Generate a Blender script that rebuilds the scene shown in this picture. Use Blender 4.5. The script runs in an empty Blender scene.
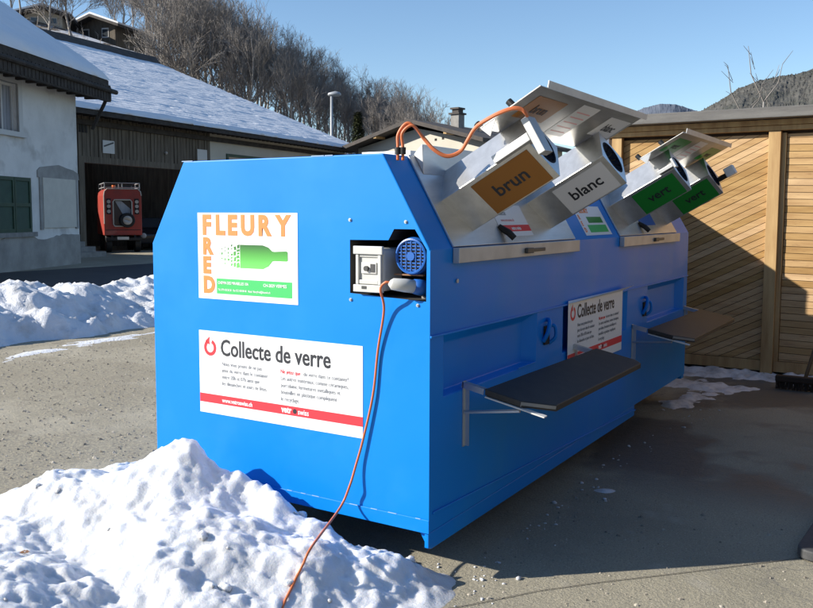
import bpy, bmesh, math, random
from mathutils import Vector, Matrix, noise
random.seed(7)
sc = bpy.context.scene
col = sc.collection
R = math.radians
S2 = math.sqrt(0.5)

# ---------------------------------------------------------------- camera
F, CX, CY = 856.44, 406.5, 287.35               # focal length and principal point (photo is 813 x 608)
CR = Vector((0.85067849, 0.52567849, 0.00287094))
CU = Vector((-0.04739334, 0.07125284, 0.99633172))
CF = Vector((-0.52354559, 0.84769403, -0.08552692))
CAM = Vector((1.86036, -3.20719, 1.65))
cd = bpy.data.cameras.new('camera'); co = bpy.data.objects.new('camera', cd); col.objects.link(co)
cd.sensor_fit = 'HORIZONTAL'; cd.sensor_width = 36.0; cd.lens = F / 813 * 36
cd.shift_y = -(304 - CY) / 813; cd.clip_start = 0.05; cd.clip_end = 6000
m = Matrix((CR, CU, -CF)).transposed().to_4x4(); m.translation = CAM
co.matrix_world = m
sc.camera = co
HR = Vector((CR.x, CR.y, 0)).normalized(); HF = Vector((-HR.y, HR.x, 0))
def cw(r, d, z=0.0):                             # metres to the right of / away from the viewpoint -> world
    p = Vector((CAM.x, CAM.y, 0)) + HR * r + HF * d; p.z = z
    return p
def at(px, py, d):                               # point seen at a photo pixel, d metres away
    q = CF + CR * ((px - CX) / F) + CU * ((CY - py) / F)
    q *= d / q.dot(HF)
    return CAM + q

# ---------------------------------------------------------------- light
SUN_EL, SUN_AZ = R(26.5), R(40.5)                    # shadows fall along (cos az, sin az)
SDIR = Vector((math.cos(SUN_AZ) * math.cos(SUN_EL), math.sin(SUN_AZ) * math.cos(SUN_EL), -math.sin(SUN_EL)))
ld = bpy.data.lights.new('sun', 'SUN'); lo = bpy.data.objects.new('sun', ld); col.objects.link(lo)
ld.energy = 5.0; ld.angle = R(0.55); ld.color = (1.0, 0.94, 0.84)
lo.rotation_euler = SDIR.to_track_quat('-Z', 'Y').to_euler()
w = bpy.data.worlds.new('World'); sc.world = w; w.use_nodes = True
nt = w.node_tree; bg = nt.nodes['Background']
sky = nt.nodes.new('ShaderNodeTexSky'); sky.sky_type = 'NISHITA'; sky.sun_disc = False
sky.sun_elevation = SUN_EL
to_sun = -SDIR
sky.sun_rotation = math.atan2(to_sun.x, to_sun.y)
sky.altitude = 500; sky.air_density = 1.0; sky.dust_density = 0.15; sky.ozone_density = 2.6
hs = nt.nodes.new('ShaderNodeHueSaturation'); hs.inputs['Saturation'].default_value = 1.05
nt.links.new(sky.outputs[0], hs.inputs['Color']); nt.links.new(hs.outputs[0], bg.inputs[0]); bg.inputs[1].default_value = 0.114
sc.view_settings.view_transform = 'Standard'; sc.view_settings.look = 'None'
sc.view_settings.gamma = 1.0; sc.view_settings.exposure = 0.6
sc.render.engine = 'CYCLES'
sc.render.resolution_x = 1024; sc.render.resolution_y = 766

# ---------------------------------------------------------------- materials
def node(nt, t, **kw):
    n = nt.nodes.new(t)
    for k, v in kw.items():
        if k in n.inputs: n.inputs[k].default_value = v
        else: setattr(n, k, v)
    return n
def mat(name, c, rough=0.6, metal=0.0, c2=None, scale=5.0, detail=6.0, lo=0.35, hi=0.65, bump=0.0, bscale=None,
        bdist=0.01, spec=0.5, coat=0.0, stretch=None, coord='Object', c3=None, s3=40.0, lo3=0.55, hi3=0.65, rough2=None, sss=0.0):
    M = bpy.data.materials.new(name); M.use_nodes = True
    n = M.node_tree; b = n.nodes['Principled BSDF']
    b.inputs['Roughness'].default_value = rough; b.inputs['Metallic'].default_value = metal
    b.inputs['Specular IOR Level'].default_value = spec; b.inputs['Coat Weight'].default_value = coat
    b.inputs['Base Color'].default_value = (*c, 1)
    if sss: 
        b.inputs['Subsurface Weight'].default_value = sss; b.inputs['Subsurface Radius'].default_value = (0.03, 0.035, 0.045); b.inputs['Subsurface Scale'].default_value = 0.8
    if c2 or bump:
        tc = node(n, 'ShaderNodeTexCoord'); mp = node(n, 'ShaderNodeMapping')
        if stretch: mp.inputs['Scale'].default_value = stretch
        n.links.new(tc.outputs[coord], mp.inputs[0])
    if c2:
        t = node(n, 'ShaderNodeTexNoise', Scale=scale, Detail=detail, Roughness=0.6)
        n.links.new(mp.outputs[0], t.inputs['Vector'])
        mr = node(n, 'ShaderNodeMapRange'); mr.inputs[1].default_value = lo; mr.inputs[2].default_value = hi
        n.links.new(t.outputs[0], mr.inputs[0])
        mx = node(n, 'ShaderNodeMix', data_type='RGBA'); mx.inputs[6].default_value = (*c, 1); mx.inputs[7].default_value = (*c2, 1)
        n.links.new(mr.outputs[0], mx.inputs[0]); out = mx.outputs[2]
        if rough2 is not None:
            m2 = node(n, 'ShaderNodeMapRange'); m2.inputs[3].default_value = rough; m2.inputs[4].default_value = rough2
            n.links.new(mr.outputs[0], m2.inputs[0]); n.links.new(m2.outputs[0], b.inputs['Roughness'])
        if c3:
            t3 = node(n, 'ShaderNodeTexNoise', Scale=s3, Detail=4.0, Roughness=0.6)
            n.links.new(mp.outputs[0], t3.inputs['Vector'])
            mr3 = node(n, 'ShaderNodeMapRange'); mr3.inputs[1].default_value = lo3; mr3.inputs[2].default_value = hi3
            n.links.new(t3.outputs[0], mr3.inputs[0])
            mx3 = node(n, 'ShaderNodeMix', data_type='RGBA'); mx3.inputs[7].default_value = (*c3, 1)
            n.links.new(out, mx3.inputs[6]); n.links.new(mr3.outputs[0], mx3.inputs[0]); out = mx3.outputs[2]
        n.links.new(out, b.inputs['Base Color'])
    if bump:
        tb = node(n, 'ShaderNodeTexNoise', Scale=bscale or scale * 4, Detail=5.0, Roughness=0.65)
        n.links.new(mp.outputs[0], tb.inputs['Vector'])
        bp = node(n, 'ShaderNodeBump', Strength=bump, Distance=bdist)
        n.links.new(tb.outputs[0], bp.inputs['Height']); n.links.new(bp.outputs[0], b.inputs['Normal'])
    return M
def island_tint(Mt, lo, hi):
    n = Mt.node_tree; b = n.nodes['Principled BSDF']; src = b.inputs['Base Color'].links[0].from_socket
    g = node(n, 'ShaderNodeNewGeometry'); mr = node(n, 'ShaderNodeMapRange'); mr.inputs[3].default_value = lo; mr.inputs[4].default_value = hi
    n.links.new(g.outputs['Random Per Island'], mr.inputs[0])
    h = node(n, 'ShaderNodeHueSaturation'); n.links.new(src, h.inputs['Color']); n.links.new(mr.outputs[0], h.inputs['Value']); n.links.new(h.outputs[0], b.inputs['Base Color'])
    mr2 = node(n, 'ShaderNodeMapRange'); mr2.inputs[3].default_value = 1.08; mr2.inputs[4].default_value = .85; n.links.new(g.outputs['Random Per Island'], mr2.inputs[0]); n.links.new(mr2.outputs[0], h.inputs['Saturation'])
M = {}
M['blue'] = mat('blue_paint', (0.001, 0.205, 0.70), 0.36, c2=(0.001, 0.222, 0.72), scale=1.3, bump=0.04, bscale=3.0, bdist=0.02, spec=0.28, coat=0.05, c3=(0.012, 0.24, 0.66), s3=2.2, lo3=0.5, hi3=0.8, rough2=0.46)
M['blue_in'] = mat('blue_dark_interior', (0.003, 0.01, 0.03), 0.8)
M['steel'] = mat('brushed_steel', (0.72, 0.715, 0.70), 0.38, 0.85, c2=(0.6, 0.595, 0.58), scale=3, stretch=(6, 1, 6), bump=0.06, bscale=40, bdist=0.004)
M['steel_lid'] = mat('lid_steel', (0.50, 0.495, 0.48), 0.42, 0.9, c2=(0.4, 0.395, 0.38), scale=3, stretch=(6, 1, 6), bump=0.06, bscale=40, bdist=0.004)
M['steel_dull'] = mat('dull_steel', (0.60, 0.60, 0.59), 0.5, 0.6, c2=(0.48, 0.48, 0.47), scale=5, bump=0.05, bscale=60, bdist=0.003)
M['zinc'] = mat('zinc', (0.5, 0.53, 0.56), 0.4, 0.8)
M['rubber'] = mat('black_rubber', (0.012, 0.012, 0.013), 0.6)
M['rubber_blue'] = mat('dark_blue_rubber', (0.006, 0.009, 0.02), 0.8, spec=0.2)
M['board'] = mat('black_board', (0.022, 0.020, 0.018), 0.55, c2=(0.035, 0.031, 0.027), scale=12, bump=0.15, bscale=120, bdist=0.002)
M['white'] = mat('white_print', (0.86, 0.86, 0.86), 0.4)
M['orange_print'] = mat('orange_print', (0.9, 0.24, 0.06), 0.45)
M['red_print'] = mat('red_print', (0.78, 0.035, 0.05), 0.45)
M['green_print'] = mat('green_print', (0.05, 0.5, 0.13), 0.45)
M['grey_print'] = mat('grey_print', (0.28, 0.29, 0.31), 0.5)
M['pink_print'] = mat('pink_print', (0.8, 0.4, 0.4), 0.5)
M['black_print'] = mat('black_print', (0.02, 0.022, 0.03), 0.5)
M['brun'] = mat('brown_label', (0.30, 0.115, 0.010), 0.4)
M['blanc'] = mat('white_label', (0.80, 0.79, 0.79), 0.4)
M['vert'] = mat('green_label', (0.012, 0.25, 0.03), 0.4)
M['box'] = mat('grey_plastic', (0.55, 0.55, 0.52), 0.45)
M['box_dark'] = mat('dark_plastic', (0.06, 0.06, 0.06), 0.45)
M['motor'] = mat('motor_blue', (0.012, 0.11, 0.42), 0.4)
M['cord'] = mat('orange_cord', (0.62, 0.17, 0.06), 0.45)
M['snow'] = mat('snow', (0.76, 0.77, 0.79), 0.5, c2=(0.64, 0.64, 0.645), scale=5, lo=.45, hi=.75, bump=0.6, bscale=95, bdist=0.008, spec=0.3, sss=0.75)
M['snow_dirty'] = mat('old_snow', (0.80, 0.81, 0.83), 0.6, c2=(0.58, 0.57, 0.55), scale=3.2, lo=0.5, hi=0.72, bump=0.9, bscale=26, bdist=0.02, spec=0.3)
M['snow_slush'] = mat('slush', (0.72, 0.73, 0.75), 0.55, c2=(0.36, 0.355, 0.345), scale=7, lo=.45, hi=.72, bump=0.9, bscale=40, bdist=0.012)
M['snow_roof'] = mat('roof_snow', (0.86, 0.87, 0.89), 0.6, c2=(0.80, 0.82, 0.85), scale=1.2, bump=0.5, bscale=6, bdist=0.04, spec=0.3)
M['plaster'] = mat('old_plaster', (0.80, 0.785, 0.75), 0.9, c2=(0.70, 0.685, 0.65), scale=0.9, lo=0.42, hi=0.62, bump=0.4, bscale=14, bdist=0.02, c3=(0.52, 0.50, 0.465), s3=0.7, lo3=0.54, hi3=0.68)
M['plaster_dirty'] = mat('stained_plaster', (0.40, 0.385, 0.36), 0.9, c2=(0.27, 0.26, 0.24), scale=1.4, bump=0.4, bscale=14, bdist=0.02)
M['cream'] = mat('cream_render', (0.62, 0.58, 0.49), 0.9, c2=(0.55, 0.51, 0.43), scale=0.7)
M['darkwood'] = mat('dark_timber', (0.09, 0.072, 0.052), 0.85, c2=(0.18, 0.15, 0.112), scale=2.5, stretch=(4, 4, 0.35), bump=0.5, bscale=9, bdist=0.02)
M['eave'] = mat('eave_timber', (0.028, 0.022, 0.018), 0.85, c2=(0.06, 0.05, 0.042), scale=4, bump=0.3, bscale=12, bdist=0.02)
M['black'] = mat('dark_inside', (0.03, 0.028, 0.026), 0.9)
M['green_paint'] = mat('green_shutter', (0.022, 0.055, 0.032), 0.6, c2=(0.03, 0.075, 0.042), scale=4)
M['glass'] = mat('window_glass', (0.05, 0.06, 0.07), 0.05, spec=0.8)
M['curtain'] = mat('curtain', (0.55, 0.55, 0.56), 0.8, c2=(0.4, 0.42, 0.46), scale=3, stretch=(12, 12, 0.3))
M['curtain_glass'] = mat('curtained_pane', (0.42, 0.43, 0.46), 0.12, c2=(0.2, 0.21, 0.24), scale=2.2, stretch=(7, 7, 0.3), coat=0.6, c3=(0.25, 0.05, 0.04), s3=0.9, lo3=0.6, hi3=0.66)
M['frame_white'] = mat('white_frame', (0.62, 0.61, 0.58), 0.6)
M['notice'] = mat('notice_board', (0.66, 0.63, 0.55), 0.7, c2=(0.6, 0.57, 0.5), scale=3)
M['pine'] = mat('pine_boards', (0.57, 0.36, 0.15), 0.7, c2=(0.43, 0.25, 0.095), scale=2.2, stretch=(1.0, 1, 9), bump=0.25, bscale=18, bdist=0.004, c3=(0.24, 0.12, 0.05), s3=7, lo3=0.62, hi3=0.75)
island_tint(M['pine'], .72, 1.12)
M['pine_beam'] = mat('pine_beam', (0.53, 0.355, 0.16), 0.7, c2=(0.36, 0.21, 0.085), scale=2.0, stretch=(5, 5, 0.6), bump=0.2, bscale=14, bdist=0.004)
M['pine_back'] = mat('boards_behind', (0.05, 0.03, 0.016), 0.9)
M['roof_grey'] = mat('grey_roof_edge', (0.17, 0.165, 0.155), 0.8, c2=(0.115, 0.11, 0.105), scale=3, stretch=(1, 1, 6), bump=0.2, bscale=20)
M['bark'] = mat('bark', (0.27, 0.245, 0.215), 0.9, c2=(0.38, 0.355, 0.33), scale=3, stretch=(1, 1, 0.2))
M['twig'] = mat('twigs', (0.20, 0.178, 0.16), 0.9, c2=(0.27, 0.245, 0.222), scale=0.6)
M['birch'] = mat('pale_bark', (0.38, 0.36, 0.33), 0.8, c2=(0.25, 0.23, 0.21), scale=4)
M['needle'] = mat('needles', (0.030, 0.045, 0.016), 0.8, c2=(0.075, 0.085, 0.028), scale=1.5)
M['red_paint'] = mat('red_vehicle_paint', (0.44, 0.05, 0.034), 0.45, c2=(0.34, 0.05, 0.035), scale=3, coat=0.2)
M['dark_paint'] = mat('dark_car_paint', (0.015, 0.018, 0.025), 0.3, coat=0.4)
M['lamp_white'] = mat('tail_lamp', (0.55, 0.5, 0.45), 0.25)
M['lamp_metal'] = mat('painted_steel_pole', (0.38, 0.40, 0.42), 0.5, 0.3)
M['roof_dark'] = mat('dark_roof', (0.05, 0.045, 0.042), 0.8, c2=(0.085, 0.07, 0.06), scale=3)
M['concrete'] = mat('concrete', (0.30, 0.29, 0.27), 0.9, c2=(0.22, 0.21, 0.2), scale=4, bump=0.3, bscale=30)
M['stone'] = mat('gravel_stones', (0.34, 0.30, 0.24), 0.85, c2=(0.22, 0.20, 0.165), scale=30)
island_tint(M['stone'], .55, 1.5)
M['slab'] = mat('slab_rubber', (0.055, 0.056, 0.058), 0.7, c2=(0.075, 0.076, 0.078), scale=40, bump=0.3, bscale=200, bdist=0.002)
M['bristle'] = mat('bristles', (0.035, 0.022, 0.014), 0.8)
M['handle_wood'] = mat('broom_handle', (0.22, 0.15, 0.09), 0.6)
M['leaf_dead'] = mat('dead_leaf', (0.25, 0.13, 0.07), 0.8)
M['hill_forest'] = mat('bare_forest_hill', (0.070, 0.068, 0.058), 0.95, c2=(0.105, 0.10, 0.088), scale=0.06, detail=8, lo=0.4, hi=0.6, c3=(0.05, 0.055, 0.045), s3=0.012, lo3=0.5, hi3=0.62, bump=1.0, bscale=0.12, bdist=5)
M['hill_hazed'] = mat('distant_hill', (0.085, 0.10, 0.13), 0.95, c2=(0.12, 0.14, 0.18), scale=0.02, detail=8)  # blue haze of the distance is mixed into the hill's colour
M['hill_snow'] = mat('snowy_slope', (0.72, 0.74, 0.78), 0.8, c2=(0.16, 0.125, 0.095), scale=0.35, detail=8, lo=0.49, hi=0.56)
M['asphalt_road'] = mat('road_asphalt', (0.05, 0.05, 0.052), 0.7, c2=(0.035, 0.035, 0.037), scale=0.8, bump=0.3, bscale=60)

def ground_material():
    G = bpy.data.materials.new('yard_surface'); G.use_nodes = True
    n = G.node_tree; b = n.nodes['Principled BSDF']; L = n.links.new
    g = node(n, 'ShaderNodeNewGeometry')
    def nz(scale, det=6.0, rough=0.6):
        t = node(n, 'ShaderNodeTexNoise', Scale=scale, Detail=det, Roughness=rough); L(g.outputs['Position'], t.inputs['Vector']); return t.outputs[0]
    def rng(s, a, c, x=0.0, y=1.0):
        r = node(n, 'ShaderNodeMapRange'); L(s, r.inputs[0])
        for i, v in zip((1, 2, 3, 4), (a, c, x, y)): r.inputs[i].default_value = v
        return r.outputs[0]
    def mix(f, a, c):
        mx = node(n, 'ShaderNodeMix', data_type='RGBA'); L(f, mx.inputs[0])
        for i, v in ((6, a), (7, c)):
            if isinstance(v, tuple): mx.inputs[i].default_value = (*v, 1)
            else: L(v, mx.inputs[i])
        return mx.outputs[2]
    def mul(a, c):
        k = node(n, 'ShaderNodeMath', operation='MULTIPLY'); L(a, k.inputs[0]); L(c, k.inputs[1]); return k.outputs[0]
    sx = node(n, 'ShaderNodeSeparateXYZ'); L(g.outputs['Position'], sx.inputs[0])
    # sandy grit on the left, worn concrete on the right
    base = mix(rng(nz(1.1), 0.35, 0.65), (0.36, 0.312, 0.215), (0.44, 0.388, 0.275))
    base = mix(rng(nz(38, 4, 0.75), 0.42, 0.62), base, (0.235, 0.21, 0.17))
    conc = mix(rng(nz(0.9), 0.4, 0.62), (0.38, 0.342, 0.25), (0.30, 0.272, 0.20))
    conc = mix(rng(nz(95, 3, 0.7), 0.5, 0.68), conc, (0.19, 0.18, 0.155))
    conc = mix(rng(nz(120, 2, 0.5), 0.63, 0.7), conc, (0.55, 0.51, 0.42))
    vr = node(n, 'ShaderNodeTexVoronoi', feature='DISTANCE_TO_EDGE', Scale=0.55); ds = node(n, 'ShaderNodeVectorMath', operation='ADD'); nn_ = node(n, 'ShaderNodeTexNoise', Scale=2.5, Detail=6.0)
    L(g.outputs['Position'], nn_.inputs['Vector']); L(g.outputs['Position'], ds.inputs[0]); L(nn_.outputs['Color'], ds.inputs[1]); L(ds.outputs[0], vr.inputs['Vector'])
    conc = mix(mul(rng(vr.outputs['Distance'], 0.0, 0.012, 1.0, 0.0), rng(nz(.8), .45, .6)), conc, (0.22, 0.205, 0.17))
    base = mix(rng(nz(0.45, 5, .6), .52, .7), base, (0.49, 0.44, 0.335)); base = mix(rng(nz(2.6, 4, .7), .58, .7), base, (0.27, 0.235, 0.175))
    conc = mix(rng(nz(2.2, 6, .7), .56, .72), conc, (0.40, 0.37, 0.30))
    side = rng(sx.outputs[0], -2.0, -0.6)
    c = mix(side, base, conc)
    wet = mul(rng(nz(0.55, 4.0, 0.55), 0.47, 0.515), rng(sx.outputs[1], 1.7, 2.3))
    wet = mul(wet, rng(sx.outputs[0], -0.6, -0.1))
    c = mix(wet, c, (0.125, 0.117, 0.102))
    L(c, b.inputs['Base Color'])
    L(rng(wet, 0, 1, 0.9, 0.42), b.inputs['Roughness'])
    ad = node(n, 'ShaderNodeMath', operation='ADD'); L(nz(55, 5, 0.75), ad.inputs[0]); L(nz(9, 3, 0.6), ad.inputs[1])
    bp = node(n, 'ShaderNodeBump', Strength=0.85, Distance=0.012); L(ad.outputs[0], bp.inputs['Height']); L(bp.outputs[0], b.inputs['Normal'])
    return G
M['ground'] = ground_material()

def bottle_material():
    G = mat('bottle_print', (0.06, 0.42, 0.08), 0.45)
    n = G.node_tree; b = n.nodes['Principled BSDF']
    tc = node(n, 'ShaderNodeNewGeometry'); s = node(n, 'ShaderNodeSeparateXYZ'); n.links.new(tc.outputs['Position'], s.inputs[0])
    cr = node(n, 'ShaderNodeValToRGB'); mr = node(n, 'ShaderNodeMapRange'); mr.inputs[1].default_value = 1.375; mr.inputs[2].default_value = 1.49
    n.links.new(s.outputs[2], mr.inputs[0]); n.links.new(mr.outputs[0], cr.inputs[0])
    e = cr.color_ramp.elements; e[0].color = (0.16, 0.66, 0.13, 1); e[1].color = (0.02, 0.13, 0.02, 1)
    k = e.new(0.6); k.color = (0.07, 0.36, 0.05, 1)
    n.links.new(cr.outputs[0], b.inputs['Base Color'])
    return G
M['bottle'] = bottle_material()

# ---------------------------------------------------------------- mesh helpers
def quad(bm, pts):
    vs = [bm.verts.new(p) for p in pts]
    return bm.faces.new(vs)
def box(bm, a, b, X=None, Y=None, Z=None, O=None):       # axis-aligned in a frame
    X = X or Vector((1, 0, 0)); Y = Y or Vector((0, 1, 0)); Z = Z or Vector((0, 0, 1)); O = O or Vector((0, 0, 0))
    v = []
    for k in (a[2], b[2]):
        for (i, j) in ((a[0], a[1]), (b[0], a[1]), (b[0], b[1]), (a[0], b[1])):
            v.append(bm.verts.new(O + X * i + Y * j + Z * k))
    for f in ((3, 2, 1, 0), (4, 5, 6, 7), (0, 1, 5, 4), (1, 2, 6, 5), (2, 3, 7, 6), (3, 0, 4, 7)):
        bm.faces.new([v[i] for i in f])
def prism(bm, pts, ext):                                  # polygon (3-D points) extruded by a vector
    ext = Vector(ext)
    a = [bm.verts.new(p) for p in pts]; b = [bm.verts.new(Vector(p) + ext) for p in pts]
    n = len(a)
    bm.faces.new(a); bm.faces.new(b[::-1])
    for i in range(n):
        bm.faces.new([a[i], b[i], b[(i + 1) % n], a[(i + 1) % n]])
def tube(bm, pts, rad, n=8, cap=True):
    pts = [Vector(p) for p in pts]
    rs = rad if isinstance(rad, (list, tuple)) else [rad] * len(pts)
    prev = None; up = Vector((0.13, 0.27, 0.95))
    rings = []
    for i, p in enumerate(pts):
        t = (pts[min(i + 1, len(pts) - 1)] - pts[max(i - 1, 0)]).normalized()
        if prev is None:
            a = t.cross(up)
            if a.length < 1e-3: a = t.cross(Vector((1, 0, 0)))
            a.normalize()
        else:
            a = (prev - t * prev.dot(t)).normalized()
        prev = a; b = t.cross(a)
        rings.append([bm.verts.new(p + (a * math.cos(2 * math.pi * k / n) + b * math.sin(2 * math.pi * k / n)) * rs[i]) for k in range(n)])
    for i in range(len(rings) - 1):
        for k in range(n):
            bm.faces.new([rings[i][k], rings[i][(k + 1) % n], rings[i + 1][(k + 1) % n], rings[i + 1][k]])
    if cap and n > 2:
        bm.faces.new(rings[0][::-1]); bm.faces.new(rings[-1])
def cyl(bm, p0, p1, r, n=16): tube(bm, [p0, p1], r, n)
def smooth_path(pts, k=8):
    P = [Vector(p) for p in pts]; out = []
    for i in range(len(P) - 1):
        p0, p1, p2, p3 = P[max(i - 1, 0)], P[i], P[i + 1], P[min(i + 2, len(P) - 1)]
        for j in range(k):
            t = j / k
            out.append(0.5 * ((2 * p1) + (p2 - p0) * t + (2 * p0 - 5 * p1 + 4 * p2 - p3) * t * t + (3 * p1 - p0 - 3 * p2 + p3) * t ** 3))
    out.append(P[-1]); return out
def tag(o, label=None, cat=None, group=None, kind=None):
    if label: o['label'] = label
    if cat: o['category'] = cat
    if group: o['group'] = group
    if kind: o['kind'] = kind
    return o
def thing(name, loc, label, cat, group=None, rotz=0.0):
    o = bpy.data.objects.new(name, None); col.objects.link(o); o.location = loc; o.rotation_euler = (0, 0, rotz)
    o.empty_display_size = 0.2
    return tag(o, label, cat, group)
def obj(name, bm, material, parent=None, smooth=False, bevel=0.0, local=False):
    bmesh.ops.recalc_face_normals(bm, faces=bm.faces[:])
    me = bpy.data.meshes.new(name); bm.to_mesh(me); bm.free()
    if isinstance(material, str): material = M[material]
    me.materials.append(material)
    if smooth: me.polygons.foreach_set('use_smooth', [True] * len(me.polygons))
    o = bpy.data.objects.new(name, me); col.objects.link(o)
    if parent: attach(o, parent, local)
    if bevel:
        b = o.modifiers.new('bevel', 'BEVEL'); b.width = bevel; b.segments = 2; b.limit_method = 'ANGLE'; b.angle_limit = R(40)
    return o
def world_of(p):
    m = Matrix.LocRotScale(p.location, p.rotation_euler, p.scale)
    return world_of(p.parent) @ p.matrix_parent_inverse @ m if p.parent else m
def attach(o, parent, local=False):                        # geometry is in world coordinates unless local
    o.parent = parent
    if not local: o.matrix_parent_inverse = world_of(parent).inverted()
def new(): return bmesh.new()
def copy_tree(o, parent=None):
    c = o.copy(); col.objects.link(c)
    if parent: c.parent = parent
    for ch in list(o.children): copy_tree(ch, c)
    return c
def struct(name, bm, material, smooth=False): return tag(obj(name, bm, material, None, smooth), kind='structure')

def text(name, s, size, O, X, Y, material, parent, bold=0.0, sx=1.0, align='LEFT', depth=0.0006, lines=1.0):
    cu = bpy.data.curves.new(name, 'FONT'); cu.body = s; cu.size = size; cu.align_x = align; cu.offset = bold
    cu.space_line = lines; cu.resolution_u = 3; cu.extrude = depth
    t = bpy.data.objects.new(name, cu); col.objects.link(t)
    bpy.context.view_layer.update()
    me = bpy.data.meshes.new_from_object(t.evaluated_get(bpy.context.evaluated_depsgraph_get()))
    bpy.data.objects.remove(t); bpy.data.curves.remove(cu)
    X = Vector(X).normalized(); Y = Vector(Y).normalized(); Z = X.cross(Y)
    mm = Matrix((X * sx, Y, Z)).transposed().to_4x4(); mm.translation = Vector(O)
    me.transform(mm); me.name = name
    me.materials.clear(); me.materials.append(M[material] if isinstance(material, str) else material)
    o = bpy.data.objects.new(name, me); col.objects.link(o)
    attach(o, parent)
    return o

# ---------------------------------------------------------------- ground, road
def fbm(x, y, z=0.0, o=4, l=2.1, g=0.5):
    a, s, f = 1.0, 0.0, 1.0
    for _ in range(o):
        s += a * noise.noise((x * f, y * f, z + 7.3 * f)); a *= g; f *= l
    return s
bm = new()
quad(bm, [(-400, -200, 0), (900, -200, 0), (900, 900, 0), (-400, 900, 0)])
struct('ground', bm, 'ground')
bm = new(); quad(bm, [(-20.0, -60, 0.004), (-10.4, -60, 0.004), (-10.4, 60, 0.004), (-20.0, 60, 0.004)])
struct('road', bm, 'asphalt_road')
bm = new()
pts = [(0.0, -0.42), (0.264, -0.08), (0.45, 0.19), (0.648, 0.417), (0.9, 0.68), (1.15, 0.95), (1.363, 1.182), (1.7, 1.55), (2.6, 2.5)]
for i in range(len(pts) - 1):
    (x0, y0), (x1, y1) = pts[i], pts[i + 1]; n_ = Vector((-(y1 - y0), x1 - x0)).normalized() * 0.0025
    quad(bm, [(x0 - n_.x, y0 - n_.y, 0.004), (x1 - n_.x, y1 - n_.y, 0.004), (x1 + n_.x, y1 + n_.y, 0.004), (x0 + n_.x, y0 + n_.y, 0.004)])
struct('ground_joint', bm, mat('joint_tar', (0.10, 0.09, 0.075), 0.9))

# ---------------------------------------------------------------- hills
def hill_z(r, d):
    def lerp(tab, x):
        for (a, va), (b, vb) in zip(tab, tab[1:]):
            if x <= b: 
                t = max(0, (x - a) / (b - a)); return va + (vb - va) * t
        return tab[-1][1]
    A = lerp([(-80, 31), (-36, 20.5), (-29, 18.6), (-24, 17), (-15.5, 12), (-7.6, 9), (0, 6.5), (10, 3.5), (30, 0)], r * 85 / max(d, 60))
    t = min(1, max(0, (d - 62) / 23)); t = t * t * (3 - 2 * t)
    return A * t - 0.3
bm = new(); NX, NY = 70, 30
vs = [[None] * (NY + 1) for _ in range(NX + 1)]
for i in range(NX + 1):
    for j in range(NY + 1):
        r = -110 + 145 * i / NX; d = 61 + 85 * j / NY
        p = cw(r, d, hill_z(r, d) + 0.5 * fbm(r * .12, d * .12) * min(1, (d - 60) / 12)); vs[i][j] = bm.verts.new(p)
for i in range(NX):
    for j in range(NY): bm.faces.new([vs[i][j], vs[i + 1][j], vs[i + 1][j + 1], vs[i][j + 1]])
struct('hillside', bm, 'hill_snow', True)
def far_hill(name, d, prof, material, jag, depth):
    bm = new(); N = 700; rows = []
    x0, x1 = prof[0][0], prof[-1][0]
    def pr(px):
        for (a, va), (b, vb) in zip(prof, prof[1:]):
            if px <= b:
                t = (px - a) / (b - a); return va + (vb - va) * t
        return prof[-1][1]
    for i in range(N + 1):
        px = x0 + (x1 - x0) * i / N
        y = pr(px); row = []
        top = at(px, y, d).z
        for j in range(45):
            t = j / 44
            q = at(px, 214, d - depth * (1 - t)); zz = top * (t ** 0.8)
            zz += jag * top * (0.01 + 0.10 * t * (1 - t)) * fbm(px * .03, t * 3, 3.0) + jag * 2.0 * abs(noise.noise((px * .55, t * 30, 1))) * (.3 + t)
            row.append(bm.verts.new((q.x, q.y, zz)))
        q = at(px, 214, d + depth); row.append(bm.verts.new((q.x, q.y, 0)))
        rows.append(row)
    for i in range(N):
        for j in range(len(rows[0]) - 1): bm.faces.new([rows[i][j], rows[i + 1][j], rows[i + 1][j + 1], rows[i][j + 1]])
    return struct(name, bm, material, True)
far_hill('wooded_hill', 620, [(600, 190), (640, 150), (690, 116), (712, 103), (735, 88), (760, 80), (790, 74), (813, 66), (900, 45), (1050, 30), (1300, 120)], 'hill_forest', 1.0, 260)
far_hill('distant_hill', 1800, [(470, 214), (560, 160), (610, 124), (640, 109), (657, 104), (672, 104), (690, 110), (720, 118), (800, 140)], 'hill_hazed', 1.0, 500)

bm = new(); rows = []                                      # unseen wooded slope, added to cut sky light from the right and behind
for i in range(61):
    a = R(-118 + 150 * i / 60); row = []
    for j in range(13):
        t = j / 12; d = 55 + 150 * t; e = min(1, i / 6, (60 - i) / 10)
        z = -.5 + 74 * e * (t ** .85) * (1 + .12 * fbm(i * .14, t * 2, 9)); row.append(bm.verts.new((d * math.cos(a), d * math.sin(a), z)))
    rows.append(row)
for i in range(60):
    for j in range(12): bm.faces.new([rows[i][j], rows[i + 1][j], rows[i + 1][j + 1], rows[i][j + 1]])
struct('added_valley_side', bm, 'hill_forest', True)

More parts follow.
